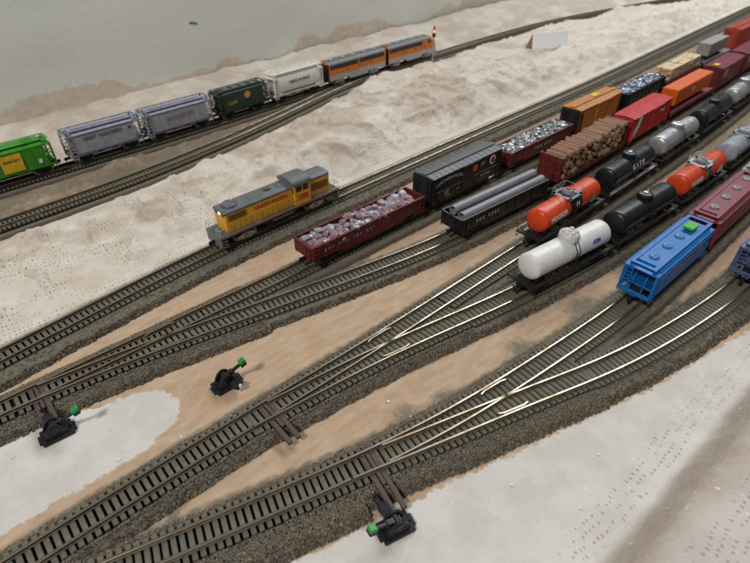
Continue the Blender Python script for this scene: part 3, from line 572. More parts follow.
def boxcar(root, L, body, roof, end, walk=True, W=1.86, zs=.58, ze=2.42, door=1.15, ribs=True, lad=None, doorx=0.0):
    hw = W/2; hl = L/2; lad = lad or body
    b = MB(); b.box(-hl, hl, -hw, hw, zs, ze)
    if ribs:
        nr = int(L/.52)
        for i in range(nr+1):
            x = -hl+.06+i*(L-.12)/nr
            if abs(x-doorx) < door/2+.05: continue
            for sd in (-1, 1): b.box(x-.022, x+.022, min(sd*hw, sd*(hw+.018)), max(sd*hw, sd*(hw+.018)), zs+.02, ze-.02)
    for sd in (-1, 1): b.box(-hl+.9, hl-.9, min(sd*(hw-.04), sd*(hw-.01)), max(sd*(hw-.04), sd*(hw-.01)), zs-.13, zs)
    b.build('body', body, root, bevel=.012)
    for sd in (-1, 1):
        d = MB(); y0, y1 = sorted((sd*(hw+.002), sd*(hw+.05))); d.box(doorx-door/2, doorx+door/2, y0, y1, zs+.05, ze-.06)
        y0, y1 = sorted((sd*(hw+.05), sd*(hw+.075)))
        for q in range(4): d.box(doorx-door/2+.03, doorx+door/2-.03, y0, y1, zs+.2+q*.45, zs+.25+q*.45)
        for q in (-1, 1): d.box(doorx+q*(door/2-.04)-.03, doorx+q*(door/2-.04)+.03, y0, y1, zs+.05, ze-.06)
        dd = d.build('door', body, root); tr = MB(); y0, y1 = sorted((sd*hw, sd*(hw+.09)))
        tr.box(doorx-door*.6, doorx+door*1.15, y0, y1, ze-.05, ze-.01); tr.build('door_track', body, root); tr = MB(); tr.box(doorx-door*.6, doorx+door*1.15, y0, y1, zs-.01, zs+.04); tr.build('door_track', body, root)
    rise = .13; r = MB(); r.prism([(-hw-.03, ze-.01), (hw+.03, ze-.01), (hw+.03, ze+.03), (0, ze+rise), (-hw-.03, ze+.03)], -hl-.02, hl+.02)
    nr = int(L/.55)
    for i in range(nr+1):
        x = -hl+i*L/nr; x = min(max(x, -hl+.03), hl-.03)
        r.prism([(-hw-.035, ze+.02), (-hw-.035, ze+.05), (0, ze+rise+.022), (hw+.035, ze+.05), (hw+.035, ze+.02)], x-.02, x+.02)
    r.build('roof', roof, root)
    if walk:
        w = MB()
        for q in range(3): w.box(-hl-.05, hl+.05, -.21+q*.145, -.21+q*.145+.125, ze+rise+.045, ze+rise+.075)
        for i in range(nr//2+1): w.box(-hl+.1+i*(L-.2)/(nr//2)-.02, -hl+.1+i*(L-.2)/(nr//2)+.02, -.2, .2, ze+rise-.02, ze+rise+.045)
        w.build('roofwalk', roof, root)
    for sx in (-1, 1):
        e = MB(); x0, x1 = sorted((sx*hl, sx*(hl+.03))); e.box(x0, x1, -hw+.02, hw-.02, zs, ze)
        for q in range(7):
            z = zs+.16+q*(ze-zs-.25)/6.6; e.cyl((sx*(hl+.02), -hw+.1, z), (sx*(hl+.02), hw-.1, z), .065, n=8)
        for sd in (-1, 1): y0, y1 = sorted((sd*(hw-.09), sd*hw)); e.box(min(x0, x1-.0), max(x1, x0)+(.03 if sx > 0 else 0), y0, y1, zs, ze)
        e.build('end_panel', end, root, smooth=40)
        for sd in (-1, 1):
            ladder(root, sx*(hl-.24), sd*hw, zs-.18, ze-.15, lad, sd); ladder(root, sx*(hl+.09), -sx*sd*(hw-.26), zs, ze-.1, lad, sx, axis='y')
            s = MB(); s.box(sx*(hl-.24)-.17, sx*(hl-.24)+.17, sd*hw-.03, sd*hw+.03, zs-.3, zs-.27); [s.box(sx*(hl-.24)+q*.15-.015, sx*(hl-.24)+q*.15+.015, sd*hw-.015, sd*hw+.015, zs-.3, zs) for q in (-1, 1)]; s.build('step', lad, root)
    brake_wheel(root, -hl-.06, .35, ze-.5, -1, lad)
    u = MB(); u.box(-hl+.1, hl-.1, -.16, .16, .36, zs); u.box(-.6, .5, -.55, -.2, .3, zs-.05); u.cyl((.7, .4, .42), (1.3, .4, .42), .13, n=8); u.build('underframe', K['dark'], root)
    gear(root, L, hl-1.25)
def gondola(root, L, body, h=1.5, W=1.86, z0=.56, inner=None, fish=True, ribn=10):
    hw = W/2; hl = L/2; inner = inner or body
    for sd in (-1, 1):
        b = MB(); y0, y1 = sorted((sd*hw, sd*(hw-.06))); b.box(-hl, hl, y0, y1, z0, h); y0, y1 = sorted((sd*(hw+.05), sd*(hw-.09))); b.box(-hl-.01, hl+.01, y0, y1, h, h+.06)
        for i in range(ribn+1):
            x = -hl+.05+i*(L-.1)/ribn; y0, y1 = sorted((sd*hw, sd*(hw+.045))); b.box(x-.05, x+.05, y0, y1, z0, h)
        if fish:
            y0, y1 = sorted((sd*(hw-.02), sd*(hw-.07))); b.add([(x, y, z) for y in (y0, y1) for x, z in ((-hl+1.6, z0), (-hl+2.4, z0-.22), (hl-2.4, z0-.22), (hl-1.6, z0))], [(0, 1, 2, 3), (7, 6, 5, 4), (0, 4, 5, 1), (1, 5, 6, 2), (2, 6, 7, 3), (3, 7, 4, 0)])
        b.build('side_wall', body, root, bevel=.01)
        for sx in (-1, 1): ladder(root, sx*(hl-.28), sd*(hw+.03), z0-.2, h, body, sd, n=4)
    for sx in (-1, 1):
        b = MB(); x0, x1 = sorted((sx*hl, sx*(hl-.06))); b.box(x0, x1, -hw+.06, hw-.06, z0, h-.0); x0, x1 = sorted((sx*(hl+.045), sx*(hl-.08))); b.box(x0, x1, -hw+.09, hw-.09, h-.07, h+.05)
        for q in range(3): x0, x1 = sorted((sx*hl, sx*(hl+.05))); b.box(x0, x1, -hw+.1, hw-.1, z0+.12+q*.26, z0+.2+q*.26)
        b.build('end_wall', body, root, bevel=.01); ladder(root, sx*(hl+.05), sx*.6, z0, h, body, sx, axis='y', n=4)
    f = MB(); f.box(-hl+.05, hl-.05, -hw+.05, hw-.05, z0, z0+.06); f.build('floor', inner, root)
    u = MB(); u.box(-hl+.1, hl-.1, -.16, .16, .34, z0); u.build('underframe', K['dark'], root); brake_wheel(root, -hl-.08, -.3, h-.25, -1, body); gear(root, L, hl-1.3)
def lump(r, n=1, sq=(1, 1, 1), seed=0, jag=.35):
    rr = random.Random(seed); bm = bmesh.new(); bmesh.ops.create_icosphere(bm, subdivisions=n, radius=1)
    for v in bm.verts: k = 1+rr.uniform(-jag, jag); v.co = Vector((v.co.x*sq[0]*k*r, v.co.y*sq[1]*k*r, v.co.z*sq[2]*k*r))
    vs = [tuple(v.co) for v in bm.verts]; fs = [tuple(q.index for q in f.verts) for f in bm.faces]; bm.free(); return vs, fs
def tankcar(root, L, tank, frame=None, r=.80, zc=1.55, dome=(.5, .44), domemat=None, platform=None, bands=(), rail_=True, tl=None, grille=False, deck=None, domelid=None, bighump=False):
    tl = tl or L*.86; hl = L/2; ht = tl/2; frame = frame or K['dark']
    pr = [(-ht-.0, 0), (-ht+.02, r*.45), (-ht+.07, r*.75), (-ht+.14, r*.92), (-ht+.24, r)]; pr = pr+[(x, r) for x in np.linspace(-ht+.5, ht-.5, 7)]+[(-a, q) for a, q in reversed(pr)]
    t = MB(); t.lathe(pr, (0, 0, zc), n=32); tk = t.build('tank', tank, root, smooth=35)
    for x in [-ht+.26, ht-.26]+list(np.linspace(-ht*.5, ht*.5, 4)):
        s = MB(); s.lathe([(-.012, r-.01), (-.012, r+.008), (.012, r+.008), (.012, r-.01)], (x, 0, zc), n=32); s.build('weld_band', tank, tk, smooth=40)
    for x0, x1, mt in bands:
        s = MB(); s.lathe([(x0, r-.02), (x0, r+.014), (x1, r+.014), (x1, r-.02)], (0, 0, zc), n=32); s.build('painted_band', mt, tk, smooth=40)
    if bighump:
        d = MB(); d.lathe([(zc+r*.55, .60), (zc+r+.2, .60), (zc+r+.3, .56), (zc+r+.37, .46), (zc+r+.4, 0)], (0, 0, 0), 'Z', 20); d.build('dome', domemat or tank, root, smooth=40)
        for q, (a, b_) in enumerate([(.0, .0), (.3, .12), (-.25, .2), (-.12, -.3), (.22, -.26), (-.38, -.05)]):
            v = MB(); v.lathe([(zc+r+.3, .13), (zc+r+.46, .13), (zc+r+.5, .08), (zc+r+.51, 0)], (a, b_, 0), 'Z', 10); v.build('valve', domemat or tank, root, smooth=40)
    else:
        d = MB(); d.lathe([(zc+r*.8, dome[0]), (zc+r+dome[1]*.5, dome[0]), (zc+r+dome[1]*.62, dome[0]*.9), (zc+r+dome[1]*.7, dome[0]*.6), (zc+r+dome[1]*.72, 0)], (0, 0, 0), 'Z', 18); d.build('dome', domemat or tank, root, smooth=40)
        h = MB(); h.lathe([(zc+r+dome[1]*.7, .16), (zc+r+dome[1]*.86, .16), (zc+r+dome[1]*.92, .1), (zc+r+dome[1]*.93, 0)], (0, 0, 0), 'Z', 12); h.cyl((.22, 0, zc+r+dome[1]*.65), (.22, 0, zc+r+dome[1]*.95), .05, n=8); h.build('hatch', domelid or domemat or tank, root, smooth=40)
    if platform:
        p = MB(); z = zc+r*.98
        for x in (-.62, .62): p.box(x-.16, x+.16, -.7, .7, z-.02, z+.02)
        for y in (-.62, .62): p.box(-.78, .78, y-.1, y+.1, z-.02, z+.02)
        for x in (-.75, .75):
            for y in (-.68, .68): p.bar((x, y, z), (x, y, z+.42), .035)
        for y in (-.68, .68): p.bar((-.75, y, z+.42), (.75, y, z+.42), .03); p.bar((-.75, y, z+.22), (.75, y, z+.22), .025)
        for x in (-.75, .75): p.bar((x, -.68, z+.42), (x, .68, z+.42), .03)
        p.build('platform', platform, root)
    for sd in (-1, 1):
        y = sd*(r+.02); lb = MB()
        for q in (-.14, .14): lb.bar((q, sd*(r+.10), .75), (q, sd*(r+.09), zc+.25), .035); lb.bar((q, sd*(r+.09), zc+.25), (q, sd*.55, zc+r*.98), .035)
        for i in range(5): lb.bar((-.14, sd*(r+.10), .85+i*.2), (.14, sd*(r+.10), .85+i*.2), .03)
        lb.build('ladder', frame, root)
        if rail_:
            hr = MB(); zz = zc+.12; xs = np.linspace(-ht+.3, ht-.3, 5); hr.tube([(x, sd*(r+.07), zz) for x in xs], .018, 5)
            for x in xs: hr.bar((x, sd*(r-.02), zz), (x, sd*(r+.07), zz), .03)
            hr.build('handrail', frame, tk)
        w = MB(); w.box(-hl+.15, hl-.15, min(sd*.72, sd*.96), max(sd*.72, sd*.96), .70, .74)
        for x in np.linspace(-hl+.4, hl-.4, 7): w.box(x-.04, x+.04, min(sd*.1, sd*.93), max(sd*.1, sd*.93), .62, .70)
        w.build('running_board', deck or frame, root)
    f = MB(); f.box(-hl+.05, hl-.05, -.2, .2, .38, .72)
    for sx in (-1, 1):
        x0, x1 = sorted((sx*hl, sx*(hl-.42))); f.box(x0, x1, -.93, .93, .66, .76); x0, x1 = sorted((sx*(ht-.75), sx*(ht-.35))); f.prism([(-.62, .72), (.62, .72), (.72, zc-r*.45), (.35, zc-r*.88), (-.35, zc-r*.88), (-.72, zc-r*.45)], x0, x1)
    f.build('frame', frame, root)
    for sx in (-1, 1):
        g = MB(); zz = 1.15; x = sx*(hl-.05)
        g.tube([(x, -.88, .74), (x, -.88, zz), (x, .88, zz), (x, .88, .74)], .018, 5); g.build('end_railing', frame, root)
        for sd in (-1, 1):
            s = MB(); s.box(sx*(hl-.22)-.15, sx*(hl-.22)+.15, sd*.92-.03, sd*.92+.03, .3, .33); [s.box(sx*(hl-.22)+q*.14-.014, sx*(hl-.22)+q*.14+.014, sd*.92-.014, sd*.92+.014, .3, .68) for q in (-1, 1)]; s.build('step', frame, root)
    brake_wheel(root, -hl+.02, -.6, 1.2, -1, frame); gear(root, L, hl-1.2)
def hopper(root, L, body, roof=None, W=1.84, ze=2.2, zt=2.46, flat=.5, ribs=12, hatch=None, hatchmat=None, bays=3, round_=False, trim=None, zs=.80, walk=True, lad=None):
    hw = W/2; hl = L/2; roof = roof or body; trim = trim or body; lad = lad or body
    if round_:
        pr = []
        for i in range(9): a = -.9+1.8*i/8; pr.append((-hw+.08*(a*a), 1.5+a*.62))
        pr = pr+[(-flat, zt-.06), (-flat*.5, zt), (flat*.5, zt), (flat, zt-.06)]+[(-y, z) for y, z in reversed(pr[:9])]
    else: pr = [(-hw, zs), (-hw, ze), (-flat, zt), (flat, zt), (hw, ze), (hw, zs)]
    x0 = hl-.55; b = MB(); b.prism(pr, -x0, x0); b.build('body', body, root, smooth=25)
    # slope sheets and bays below
    h = MB()
    for k in range(bays):
        cx = (-x0+.7)+(2*x0-1.4)*(k+.5)/bays; w = (2*x0-1.4)/bays*.5
        h.loft([[(cx-w, -hw+.1, zs), (cx+w, -hw+.1, zs), (cx+w, hw-.1, zs), (cx-w, hw-.1, zs)], [(cx-.22, -.42, .34), (cx+.22, -.42, .34), (cx+.22, .42, .34), (cx-.22, .42, .34)]])
    h.build('hopper_bay', body, root)
    for sx in (-1, 1):
        s = MB(); s.loft([[(sx*x0, -hw+.05, 1.85), (sx*x0, hw-.05, 1.85), (sx*x0, hw-.05, zs), (sx*x0, -hw+.05, zs)], [(sx*(x0+.02), -hw+.05, 1.84), (sx*(x0+.02), hw-.05, 1.84), (sx*(x0-.7), hw-.12, .62), (sx*(x0-.7), -hw+.12, .62)]]); s.build('slope_sheet', body, root)
        e = MB(); xa, xb = sorted((sx*hl, sx*(hl-.12)))
        e.box(xa, xb, -hw, hw, .55, .76); e.box(*sorted((sx*hl, sx*(x0-.9))), -.16, .16, .42, .7)
        for sd in (-1, 1):
            e.bar((sx*(hl-.06), sd*(hw-.06), .76), (sx*(hl-.1), sd*(hw-.08), ze), .09); e.bar((sx*(hl-.06), sd*.35, .76), (sx*(x0+.02), sd*.3, 1.8), .06); e.bar((sx*(hl-.06), sd*(hw-.06), .8), (sx*x0, sd*(hw-.1), 1.75), .05)
        xa, xb = sorted((sx*hl, sx*(x0-.01))); e.box(xa, xb, -hw+.02, hw-.02, ze-.06, ze)
        for sd in (-1, 1): ya, yb = sorted((sd*hw, sd*(hw-.08))); e.box(*sorted((sx*hl, sx*(x0-1.0))), ya, yb, .6, .74)
        e.box(*sorted((sx*(hl-.02), sx*(hl-.06))), -hw+.1, hw-.1, 1.25, 1.31)
        e.build('end_frame', body, root, bevel=.008)
        for sd in (-1, 1): ladder(root, sx*(hl-.3), sd*(hw-.03), .35, ze, lad, sd, n=7); 
        ladder(root, sx*(hl-.03), -sx*(hw-.35), .5, ze, lad, sx, axis='y', n=7)
    sl = MB()
    for sd in (-1, 1):
        ya, yb = sorted((sd*(hw-.01), sd*(hw+.03)))
        if not round_: sl.box(-hl+.02, hl-.02, ya, yb, ze-.07, ze+.02)
        sl.box(-hl+.02, hl-.02, ya, yb, zs-.12, zs-.02)
    sl.build('side_sill', trim, root)
    if ribs and not round_:
        r = MB(); r.box(-.028, .028, -.018, .018, zs-.02, ze-.07); mp_ = r.mesh('side_post', body)
        for i in range(ribs+1):
            x = -x0+.05+i*(2*x0-.1)/ribs
            for sd in (-1, 1): put('side_post', mp_, root, (x, sd*(hw+.017), 0))
    if walk:
        w = MB()
        for sd in (-1, 1):
            ya, yb = sorted((sd*(flat+.02), sd*(flat+.22))); w.box(-hl-.02, hl+.02, ya, yb, zt+.02, zt+.045)
            for x in np.linspace(-hl+.2, hl-.2, 9): w.box(x-.02, x+.02, ya, yb, ze-.1 if abs(x) > x0 else zt-.12, zt+.02)
        for sx in (-1, 1): w.box(*sorted((sx*(hl+.02), sx*(hl-.2))), -flat-.02, flat+.02, zt+.02, zt+.045)
        w.build('roofwalk', trim, root)
    if hatch == 'round':
        for i in range(4):
            x = -x0+.75+i*(2*x0-1.5)/3; d = MB(); d.lathe([(zt-.02, .27), (zt+.09, .27), (zt+.13, .22), (zt+.15, .08), (zt+.2, .07), (zt+.2, 0)], (x, 0, 0), 'Z', 16); d.build('hatch', hatchmat or roof, root, smooth=40)
    elif hatch == 'long':
        d = MB(); d.box(-x0+.2, x0-.2, -.16, .16, zt-.01, zt+.09); d.build('hatch', hatchmat or roof, root, bevel=.02)
    elif hatch == 'square':
        for i in range(4):
            for sd in (-1, 1):
                x = -x0+.8+i*(2*x0-1.6)/3; d = MB(); d.box(x-.32, x+.32, sd*.28-.2, sd*.28+.2, zt-.01, zt+.08); d.build('hatch', hatchmat or roof, root, bevel=.02)
    cs = MB(); cs.box(-hl+.2, hl-.2, -.3, .3, .3, .8); cs.build('centre_sill', K['dark'], root); brake_wheel(root, -hl-.02, .3, 1.55, -1, lad); gear(root, L, hl-1.1)
def tanktext(body, mat, root, x, phi, size, r=.8, zc=1.55, **k):
    o = text(body, mat, root, x, -(r+.03)*math.cos(phi), zc+(r+.03)*math.sin(phi), size, name='lettering', **k); o.rotation_euler = (math.pi/2-phi, 0, 0); return o
def pad(root, x, y, z, sx, sy, h, mat, name='roof_pad'):
    b = MB(); b.box(x-sx/2, x+sx/2, y-sy/2, y+sy/2, z, z+h); return b.build(name, mat, root, bevel=.03)

# ------------------------------------------------------------------ yard, second track: gondola, black boxcar, gondola, ochre boxcar ...
def shards(label, name, root, L, mat, z, n, r, seed, W=1.5, hmax=.35):
    b = MB(); rr = random.Random(seed)
    for i in range(n):
        x = rr.uniform(-L/2, L/2); y = rr.uniform(-W/2, W/2); k = (1-(abs(y)/(W/2))**2*.5)*(1-.25*abs(x)/(L/2))
        vs, fs = lump(r*rr.uniform(.6, 1.2), 1, (1, rr.uniform(.6, 1), rr.uniform(.5, .9)), rr.random()); q = Matrix.Rotation(rr.uniform(0, 6), 3, 'Z'); c = Vector((x, y, z+rr.uniform(0, hmax)*k)); b.add([q @ Vector(v)+c for v in vs], fs)
    b.box(-L/2, L/2, -W/2-.08, W/2+.08, z-.35, z-.02)
    o = b.build(name, mat, None); o.location = root.location; o.rotation_euler = root.rotation_euler; return tag(o, label, 'load')
def M_foil(name, a, bcol, metal, rough):
    g = G(name); n = g.noise(4.5, 3, .6); g.set(col=g.mix(g.rng(n, .4, .6), a, bcol), metal=metal, rough=rough); g.bump(g.noise(12, 3), .4, .05); return g.m
FOIL = M_foil('crushed_silver', (.50, .52, .55), (.22, .23, .25), .55, .32); FOIL2 = M_foil('blue_silver', (.45, .52, .62), (.14, .16, .20), .5, .3); SCRAP = M_foil('mauve_scrap', (.28, .235, .27), (.20, .075, .08), .1, .4); SCRAP2 = M_foil('grey_scrap', (.40, .39, .44), (.22, .19, .22), .15, .35)

t, L = car('gondola', 'long maroon gondola filled with lumpy mauve scrap, nearest the lead turnout', P2, (-4.29, 26.21), (2.94, 32.45)); gondola(t, L, K['maroon'], 1.48)
for i in range(15):
    plate('lettering', t, [(-3.9+i*.28, .95+.05*(i % 3)), (-3.78+i*.28, .95+.05*(i % 3)), (-3.78+i*.28, 1.12+.04*(i % 2)), (-3.9+i*.28, 1.12)], -.978, K['gtext'], .006) if i % 4 != 3 else None
ld = thing('scrap_load', 'lumpy mauve and grey scrap load in the long maroon gondola', 'load', t.location, t.rotation_euler.z)
MEL = [MB().add(*lump(.36, 2, (1.1, .9, .62), k, .17)).mesh('lump', [SCRAP, SCRAP2, SCRAP][k % 3]) for k in range(6)]
for i in range(15):
    for j in range(3):
        put('lump', MEL[(i*3+j*2+(i//4)) % 6], ld, (-4.2+i*.585+random.uniform(-.12, .12), -.52+j*.52+random.uniform(-.1, .1), 1.30+random.uniform(-.10, .12)), (random.uniform(-.5, .5), random.uniform(-.5, .5), random.uniform(0, 6)), (random.uniform(.8, 1.4), random.uniform(.75, 1.2), random.uniform(.8, 1.2)))
fb = MB(); fb.box(-4.4, 4.3, -.8, .8, .63, 1.2); fb.build('fill', SCRAP, ld)

t, L = car('boxcar', 'black boxcar with orange disc, red emblem and curved white lettering', P2, (3.1, 33.5), (9.0, 38.45)); boxcar(t, L, K['box'], paint('dusty_black_roof', (.085, .095, .10), .42, dirt=.6), K['box'], door=1.2, doorx=-.1)
text('NORTHERN PACIFIC', K['gtext'], t, -2.15, -.985, 2.08, .33, arc=.12, bold=1.8); disc('orange_disc', t, .62, -1.02, 1.92, .27, K['orange'])
disc('emblem', t, 2.75, -.985, 1.92, .36, K['wtext']); disc('emblem_centre', t, 2.75, -1.0, 1.92, .24, K['rtext']); plate('emblem_mark', t, [(2.75-.24, 1.92), (2.63, 1.80), (2.75, 1.72), (2.87, 1.72), (2.99, 1.9), (2.87, 1.98), (2.75, 1.92), (2.63, 2.0)], -1.014, K['ktext'])
for k, (xa, xb) in enumerate([(-3.7, -.75), (.58, 3.75)]): plate('orange_stripe', t, [(xa, 1.28), (xb, 1.28), (xb, 1.34), (xa, 1.34)], -.975, paint('stripe_ochre', (.32, .14, .03)))
text('NP', K['gtext'], t, -2.45, -.985, 1.04, .4, bold=1.6); text('8312', K['gtext'], t, -2.3, -.985, .78, .2); text('DF', K['gtext'], t, 1.55, -.985, 1.95, .42); text('CAPY 100000', K['gtext'], t, 2.0, -.985, 1.0, .2); plate('stencil_block', t, [(-1.4, .85), (-.95, .85), (-.95, 1.0), (-1.4, 1.0)], -.985, K['trim'])

t, L = car('gondola', 'dark maroon gondola heaped with crushed silver, behind the black boxcar', P2, (10.1, 39.4), (17.0, 45.6)); gondola(t, L, K['maroon'], 1.5)
for i in range(9): plate('lettering', t, [(-1.2+i*.28, .9), (-1.04+i*.28, .9), (-1.04+i*.28, 1.15), (-1.2+i*.28, 1.15)], -.98, K['gtext'], .006) if i != 4 else None
shards('crushed silver load in the dark maroon gondola behind the black boxcar', 'scrap_load', t, L-.5, FOIL, 1.36, 330, .22, 3)
t, L = car('boxcar', 'ochre orange boxcar with a yellow roof pad and dark end', P2, (17.7, 46.2), (23.6, 51.5)); boxcar(t, L, K['ochre'], K['ochre'], K['dark'], ribs=True, door=1.7, lad=K['dark']); pad(t, .35, .15, 2.63, 1.0, .55, .1, K['padY'])
t, L = car('gondola', 'black gondola of blue-silver scrap between the ochre boxcar and the lumber', P2, (24.5, 52.5), (30.9, 58.6)); gondola(t, L, K['black'], 1.75, fish=False)
shards('blue-silver scrap in the black gondola beside the red boxcar', 'scrap_load', t, L-.5, FOIL2, 1.66, 240, .22, 5)
def flatcar(root, L, body, h=.86, W=1.86, bulk=0):
    hl, hw = L/2, W/2; b = MB(); b.box(-hl, hl, -hw, hw, h-.1, h); b.build('deck', body, root)
    for sd in (-1, 1):
        s = MB(); ya, yb = sorted((sd*hw, sd*(hw-.07))); s.box(-hl, hl, ya, yb, h-.32, h-.1)
        for i in range(13): x = -hl+.2+i*(L-.4)/12; ya, yb = sorted((sd*hw, sd*(hw+.04))); s.box(x-.05, x+.05, ya, yb, h-.26, h-.04)
        s.build('side_sill', body, root)
    for sx in (-1, 1):
        if bulk:
            e = MB(); xa, xb = sorted((sx*hl, sx*(hl-.12))); e.box(xa, xb, -hw+.06, hw-.06, h, h+bulk)
            for y in (-hw+.06, -.35, .35, hw-.06): xa, xb = sorted((sx*(hl+.08), sx*(hl-.18))); e.box(xa, xb, y-.07, y+.07, h, h+bulk+.04)
            for z in (.35, .8, 1.25): xa, xb = sorted((sx*(hl+.05), sx*(hl-.15))); e.box(xa, xb, -hw+.08, hw-.08, h+z*bulk/1.6, h+z*bulk/1.6+.1)
            e.build('bulkhead', body, root, bevel=.01)
        for sd in (-1, 1): ladder(root, sx*(hl-.28), sd*hw, .35, h-.02, body, sd, n=3)
    u = MB(); u.box(-hl+.1, hl-.1, -.2, .2, .36, h-.1); u.build('underframe', K['dark'], root); brake_wheel(root, -hl-.06, -.4, h+.3, -1, K['dark']); gear(root, L, hl-1.25)
t, L = car('flatcar', 'flatcar carrying stacked pale lumber ahead of the grey trailer', P2, (31.6, 59.3), (39.0, 66.3)); flatcar(t, L, K['maroon'])
WOOD = G('fresh_lumber'); _n = WOOD.noise(2.5, 4); WOOD.set(col=WOOD.mix(_n, (.56, .39, .22), (.76, .60, .41)), rough=.7); WOOD = WOOD.m
ld = thing('lumber_stack', 'bundles of pale sawn lumber on the flatcar before the grey trailer', 'lumber', t.location, t.rotation_euler.z)
pb = MB(); pb.box(-.5, .5, -.5, .5, -.5, .5); ME_PL = pb.mesh('plank', WOOD)
for bx, bl in ((-2.9, 2.9), (.2, 2.9), (3.1, 2.4)):
    for j in range(4):
        for kz in range(4):
            put('plank', ME_PL, ld, (bx+random.uniform(-.25, .25), -.62+j*.41+random.uniform(-.02, .02), 1.05+kz*.30), (0, 0, random.uniform(-.05, .05)), (bl*random.uniform(.9, 1.04), .36, .24))
def trailer(name, label, root, L, mat, z0, h, x=0.0, W=1.5):
    o = thing(name, label, 'trailer', root.location, root.rotation_euler.z); hl = L/2
    b = MB(); b.box(x-hl, x+hl, -W/2, W/2, z0+.45, z0+.45+h); b.build('body', mat, o, bevel=.06)
    r = MB(); 
    for i in range(12):
        q = x-hl+.15+i*(L-.3)/11
        for sd in (-1, 1): ya, yb = sorted((sd*W/2, sd*(W/2+.012))); r.box(q-.02, q+.02, ya, yb, z0+.5, z0+.4+h)
    r.build('side_ribs', mat, o)
    d = MB(); d.box(x-hl-.02, x-hl, -W/2+.05, -.02, z0+.5, z0+.4+h); d.box(x-hl-.02, x-hl, .02, W/2-.05, z0+.5, z0+.4+h); d.build('rear_door', mat, o)
    u = MB(); u.box(x-hl+.3, x+hl-.3, -.45, .45, z0+.3, z0+.45); u.box(x+hl*.55, x+hl*.6, -.5, .5, z0, z0+.4); u.build('chassis', K['dark'], o)
    for ax in (.45, 1.0):
        for sd in (-1, 1): w = MB(); w.lathe([(-.12, 0), (-.12, .24), (.12, .24), (.12, 0)], (0, 0, 0), n=14); wo = w.build('wheel', K['black'], o); wo.location = (x-hl+ax, sd*.58, z0+.24); wo.rotation_euler = (0, 0, R(90))
    return o
t, L = car('flatcar', 'flatcar under the small pale grey trailer at the upper right', P2, (39.7, 67.0), (46.2, 73.1)); flatcar(t, L, K['pipe'])
trailer('trailer', 'small pale grey trailer riding a flatcar at the upper right', t, 6.0, paint('trailer_grey', (.30, .30, .28), .5), .87, 1.45, -.6)
t, L = car('boxcar', 'salmon red boxcar cut by the right edge beyond the grey trailer', P2, (47.2, 74.2), (54.5, 81.0)); boxcar(t, L, paint('salmon_red', (.42, .055, .035), .5), paint('salmon_red', (.42, .055, .035), .5), paint('salmon_red', (.42, .055, .035), .5), door=1.6, ze=2.9)

# ------------------------------------------------------------------ yard, third track
t, L = car('gondola', 'black gondola carrying long grey pipes beside the maroon gondola', P3, (5.0, 29.3), (12.0, 34.9)); gondola(t, L, K['black'], 1.5)
for i in range(8): plate('lettering', t, [(-3.2+i*.3, .95), (-3.05+i*.3, .95), (-3.05+i*.3, 1.2), (-3.2+i*.3, 1.2)], -.98, K['gtext'], .006) if i != 3 else None
for i, y in enumerate((-.50, .30)):
    p = MB(); p.loft([[(x, math.cos(a)*r, math.sin(a)*r) for a in [2*math.pi*q/20 for q in range(20)]] for x, r in ((-L/2+.6, .25), (-L/2+.35, .25), (-L/2+.35, .33), (L/2-.25, .33), (L/2-.25, .25), (L/2-.4, .25))]); o = p.build('pipe', K['pipe'], None, smooth=40)
    c = Matrix.Rotation(t.rotation_euler.z, 3, 'Z') @ Vector((0, y, 1.50+.16*i)); o.location = t.location+c; o.rotation_euler = t.rotation_euler
    tag(o, ['grey pipe on the near side of the black gondola', 'grey pipe on the far side of the black gondola'][i], 'pipe', 'pipes in the black gondola')
p = MB(); p.lathe([(-L/2+.4, .26), (L/2-.3, .26)], (0, 0, 0), n=16); o = p.build('pipe', K['pipe'], None, smooth=40); o.location = t.location+(Matrix.Rotation(t.rotation_euler.z, 3, 'Z') @ Vector((0, -.02, .98))); o.rotation_euler = t.rotation_euler; tag(o, 'grey pipe lying lowest between the other two in the black gondola', 'pipe', 'pipes in the black gondola')
t, L = car('bulkhead_flatcar', 'maroon bulkhead flatcar loaded with stacked pulpwood logs', P3, (13.1, 36.0), (20.75, 43.1)); flatcar(t, L, K['maroon'], bulk=1.8)
BARK = G('log_bark'); _n = BARK.noise(4, 4); BARK.set(col=BARK.mix(_n, (.20, .105, .065), (.36, .21, .135)), rough=.85); BARK.bump(BARK.noise(14, 3), .5, .05)
CUT = G('log_end_cut'); _n = CUT.noise(7, 3); CUT.set(col=CUT.mix(_n, (.40, .24, .14), (.58, .39, .25)), rough=.8)
ld = thing('pulpwood_load', 'load of short brown pulpwood logs stacked crosswise on the bulkhead flatcar', 'logs', t.location, t.rotation_euler.z); MEG = []
for k in range(5):
    b = MB(); rr = random.Random(k); n = 9; sec = [[(math.cos(2*math.pi*i/n)*r*rr.uniform(.9, 1.1), y, math.sin(2*math.pi*i/n)*r*rr.uniform(.9, 1.1)) for i in range(n)] for y, r in ((-.86, .20), (-.3, .22), (.3, .225), (.86, .205))]
    b.loft(sec); b.mi = [1 if i >= 3*n else 0 for i in range(len(b.f))]; MEG.append(b.mesh('log', [BARK.m, CUT.m], smooth=50))
for kz in range(5):
    nlog = 19 if kz % 2 == 0 else 18
    for i in range(nlog):
        x = -(L/2-.52)+(i+(.5 if kz % 2 else 0))*(L-1.04)/18.5
        put('log', MEG[(i*3+kz) % 5], ld, (x, random.uniform(-.16, .16), 1.06+kz*.385+random.uniform(-.06, .06)), (random.uniform(-.05, .05), random.uniform(0, 6), random.uniform(-.13, .13)), (random.uniform(.8, 1.2), random.uniform(.9, 1.06), random.uniform(.8, 1.15)))
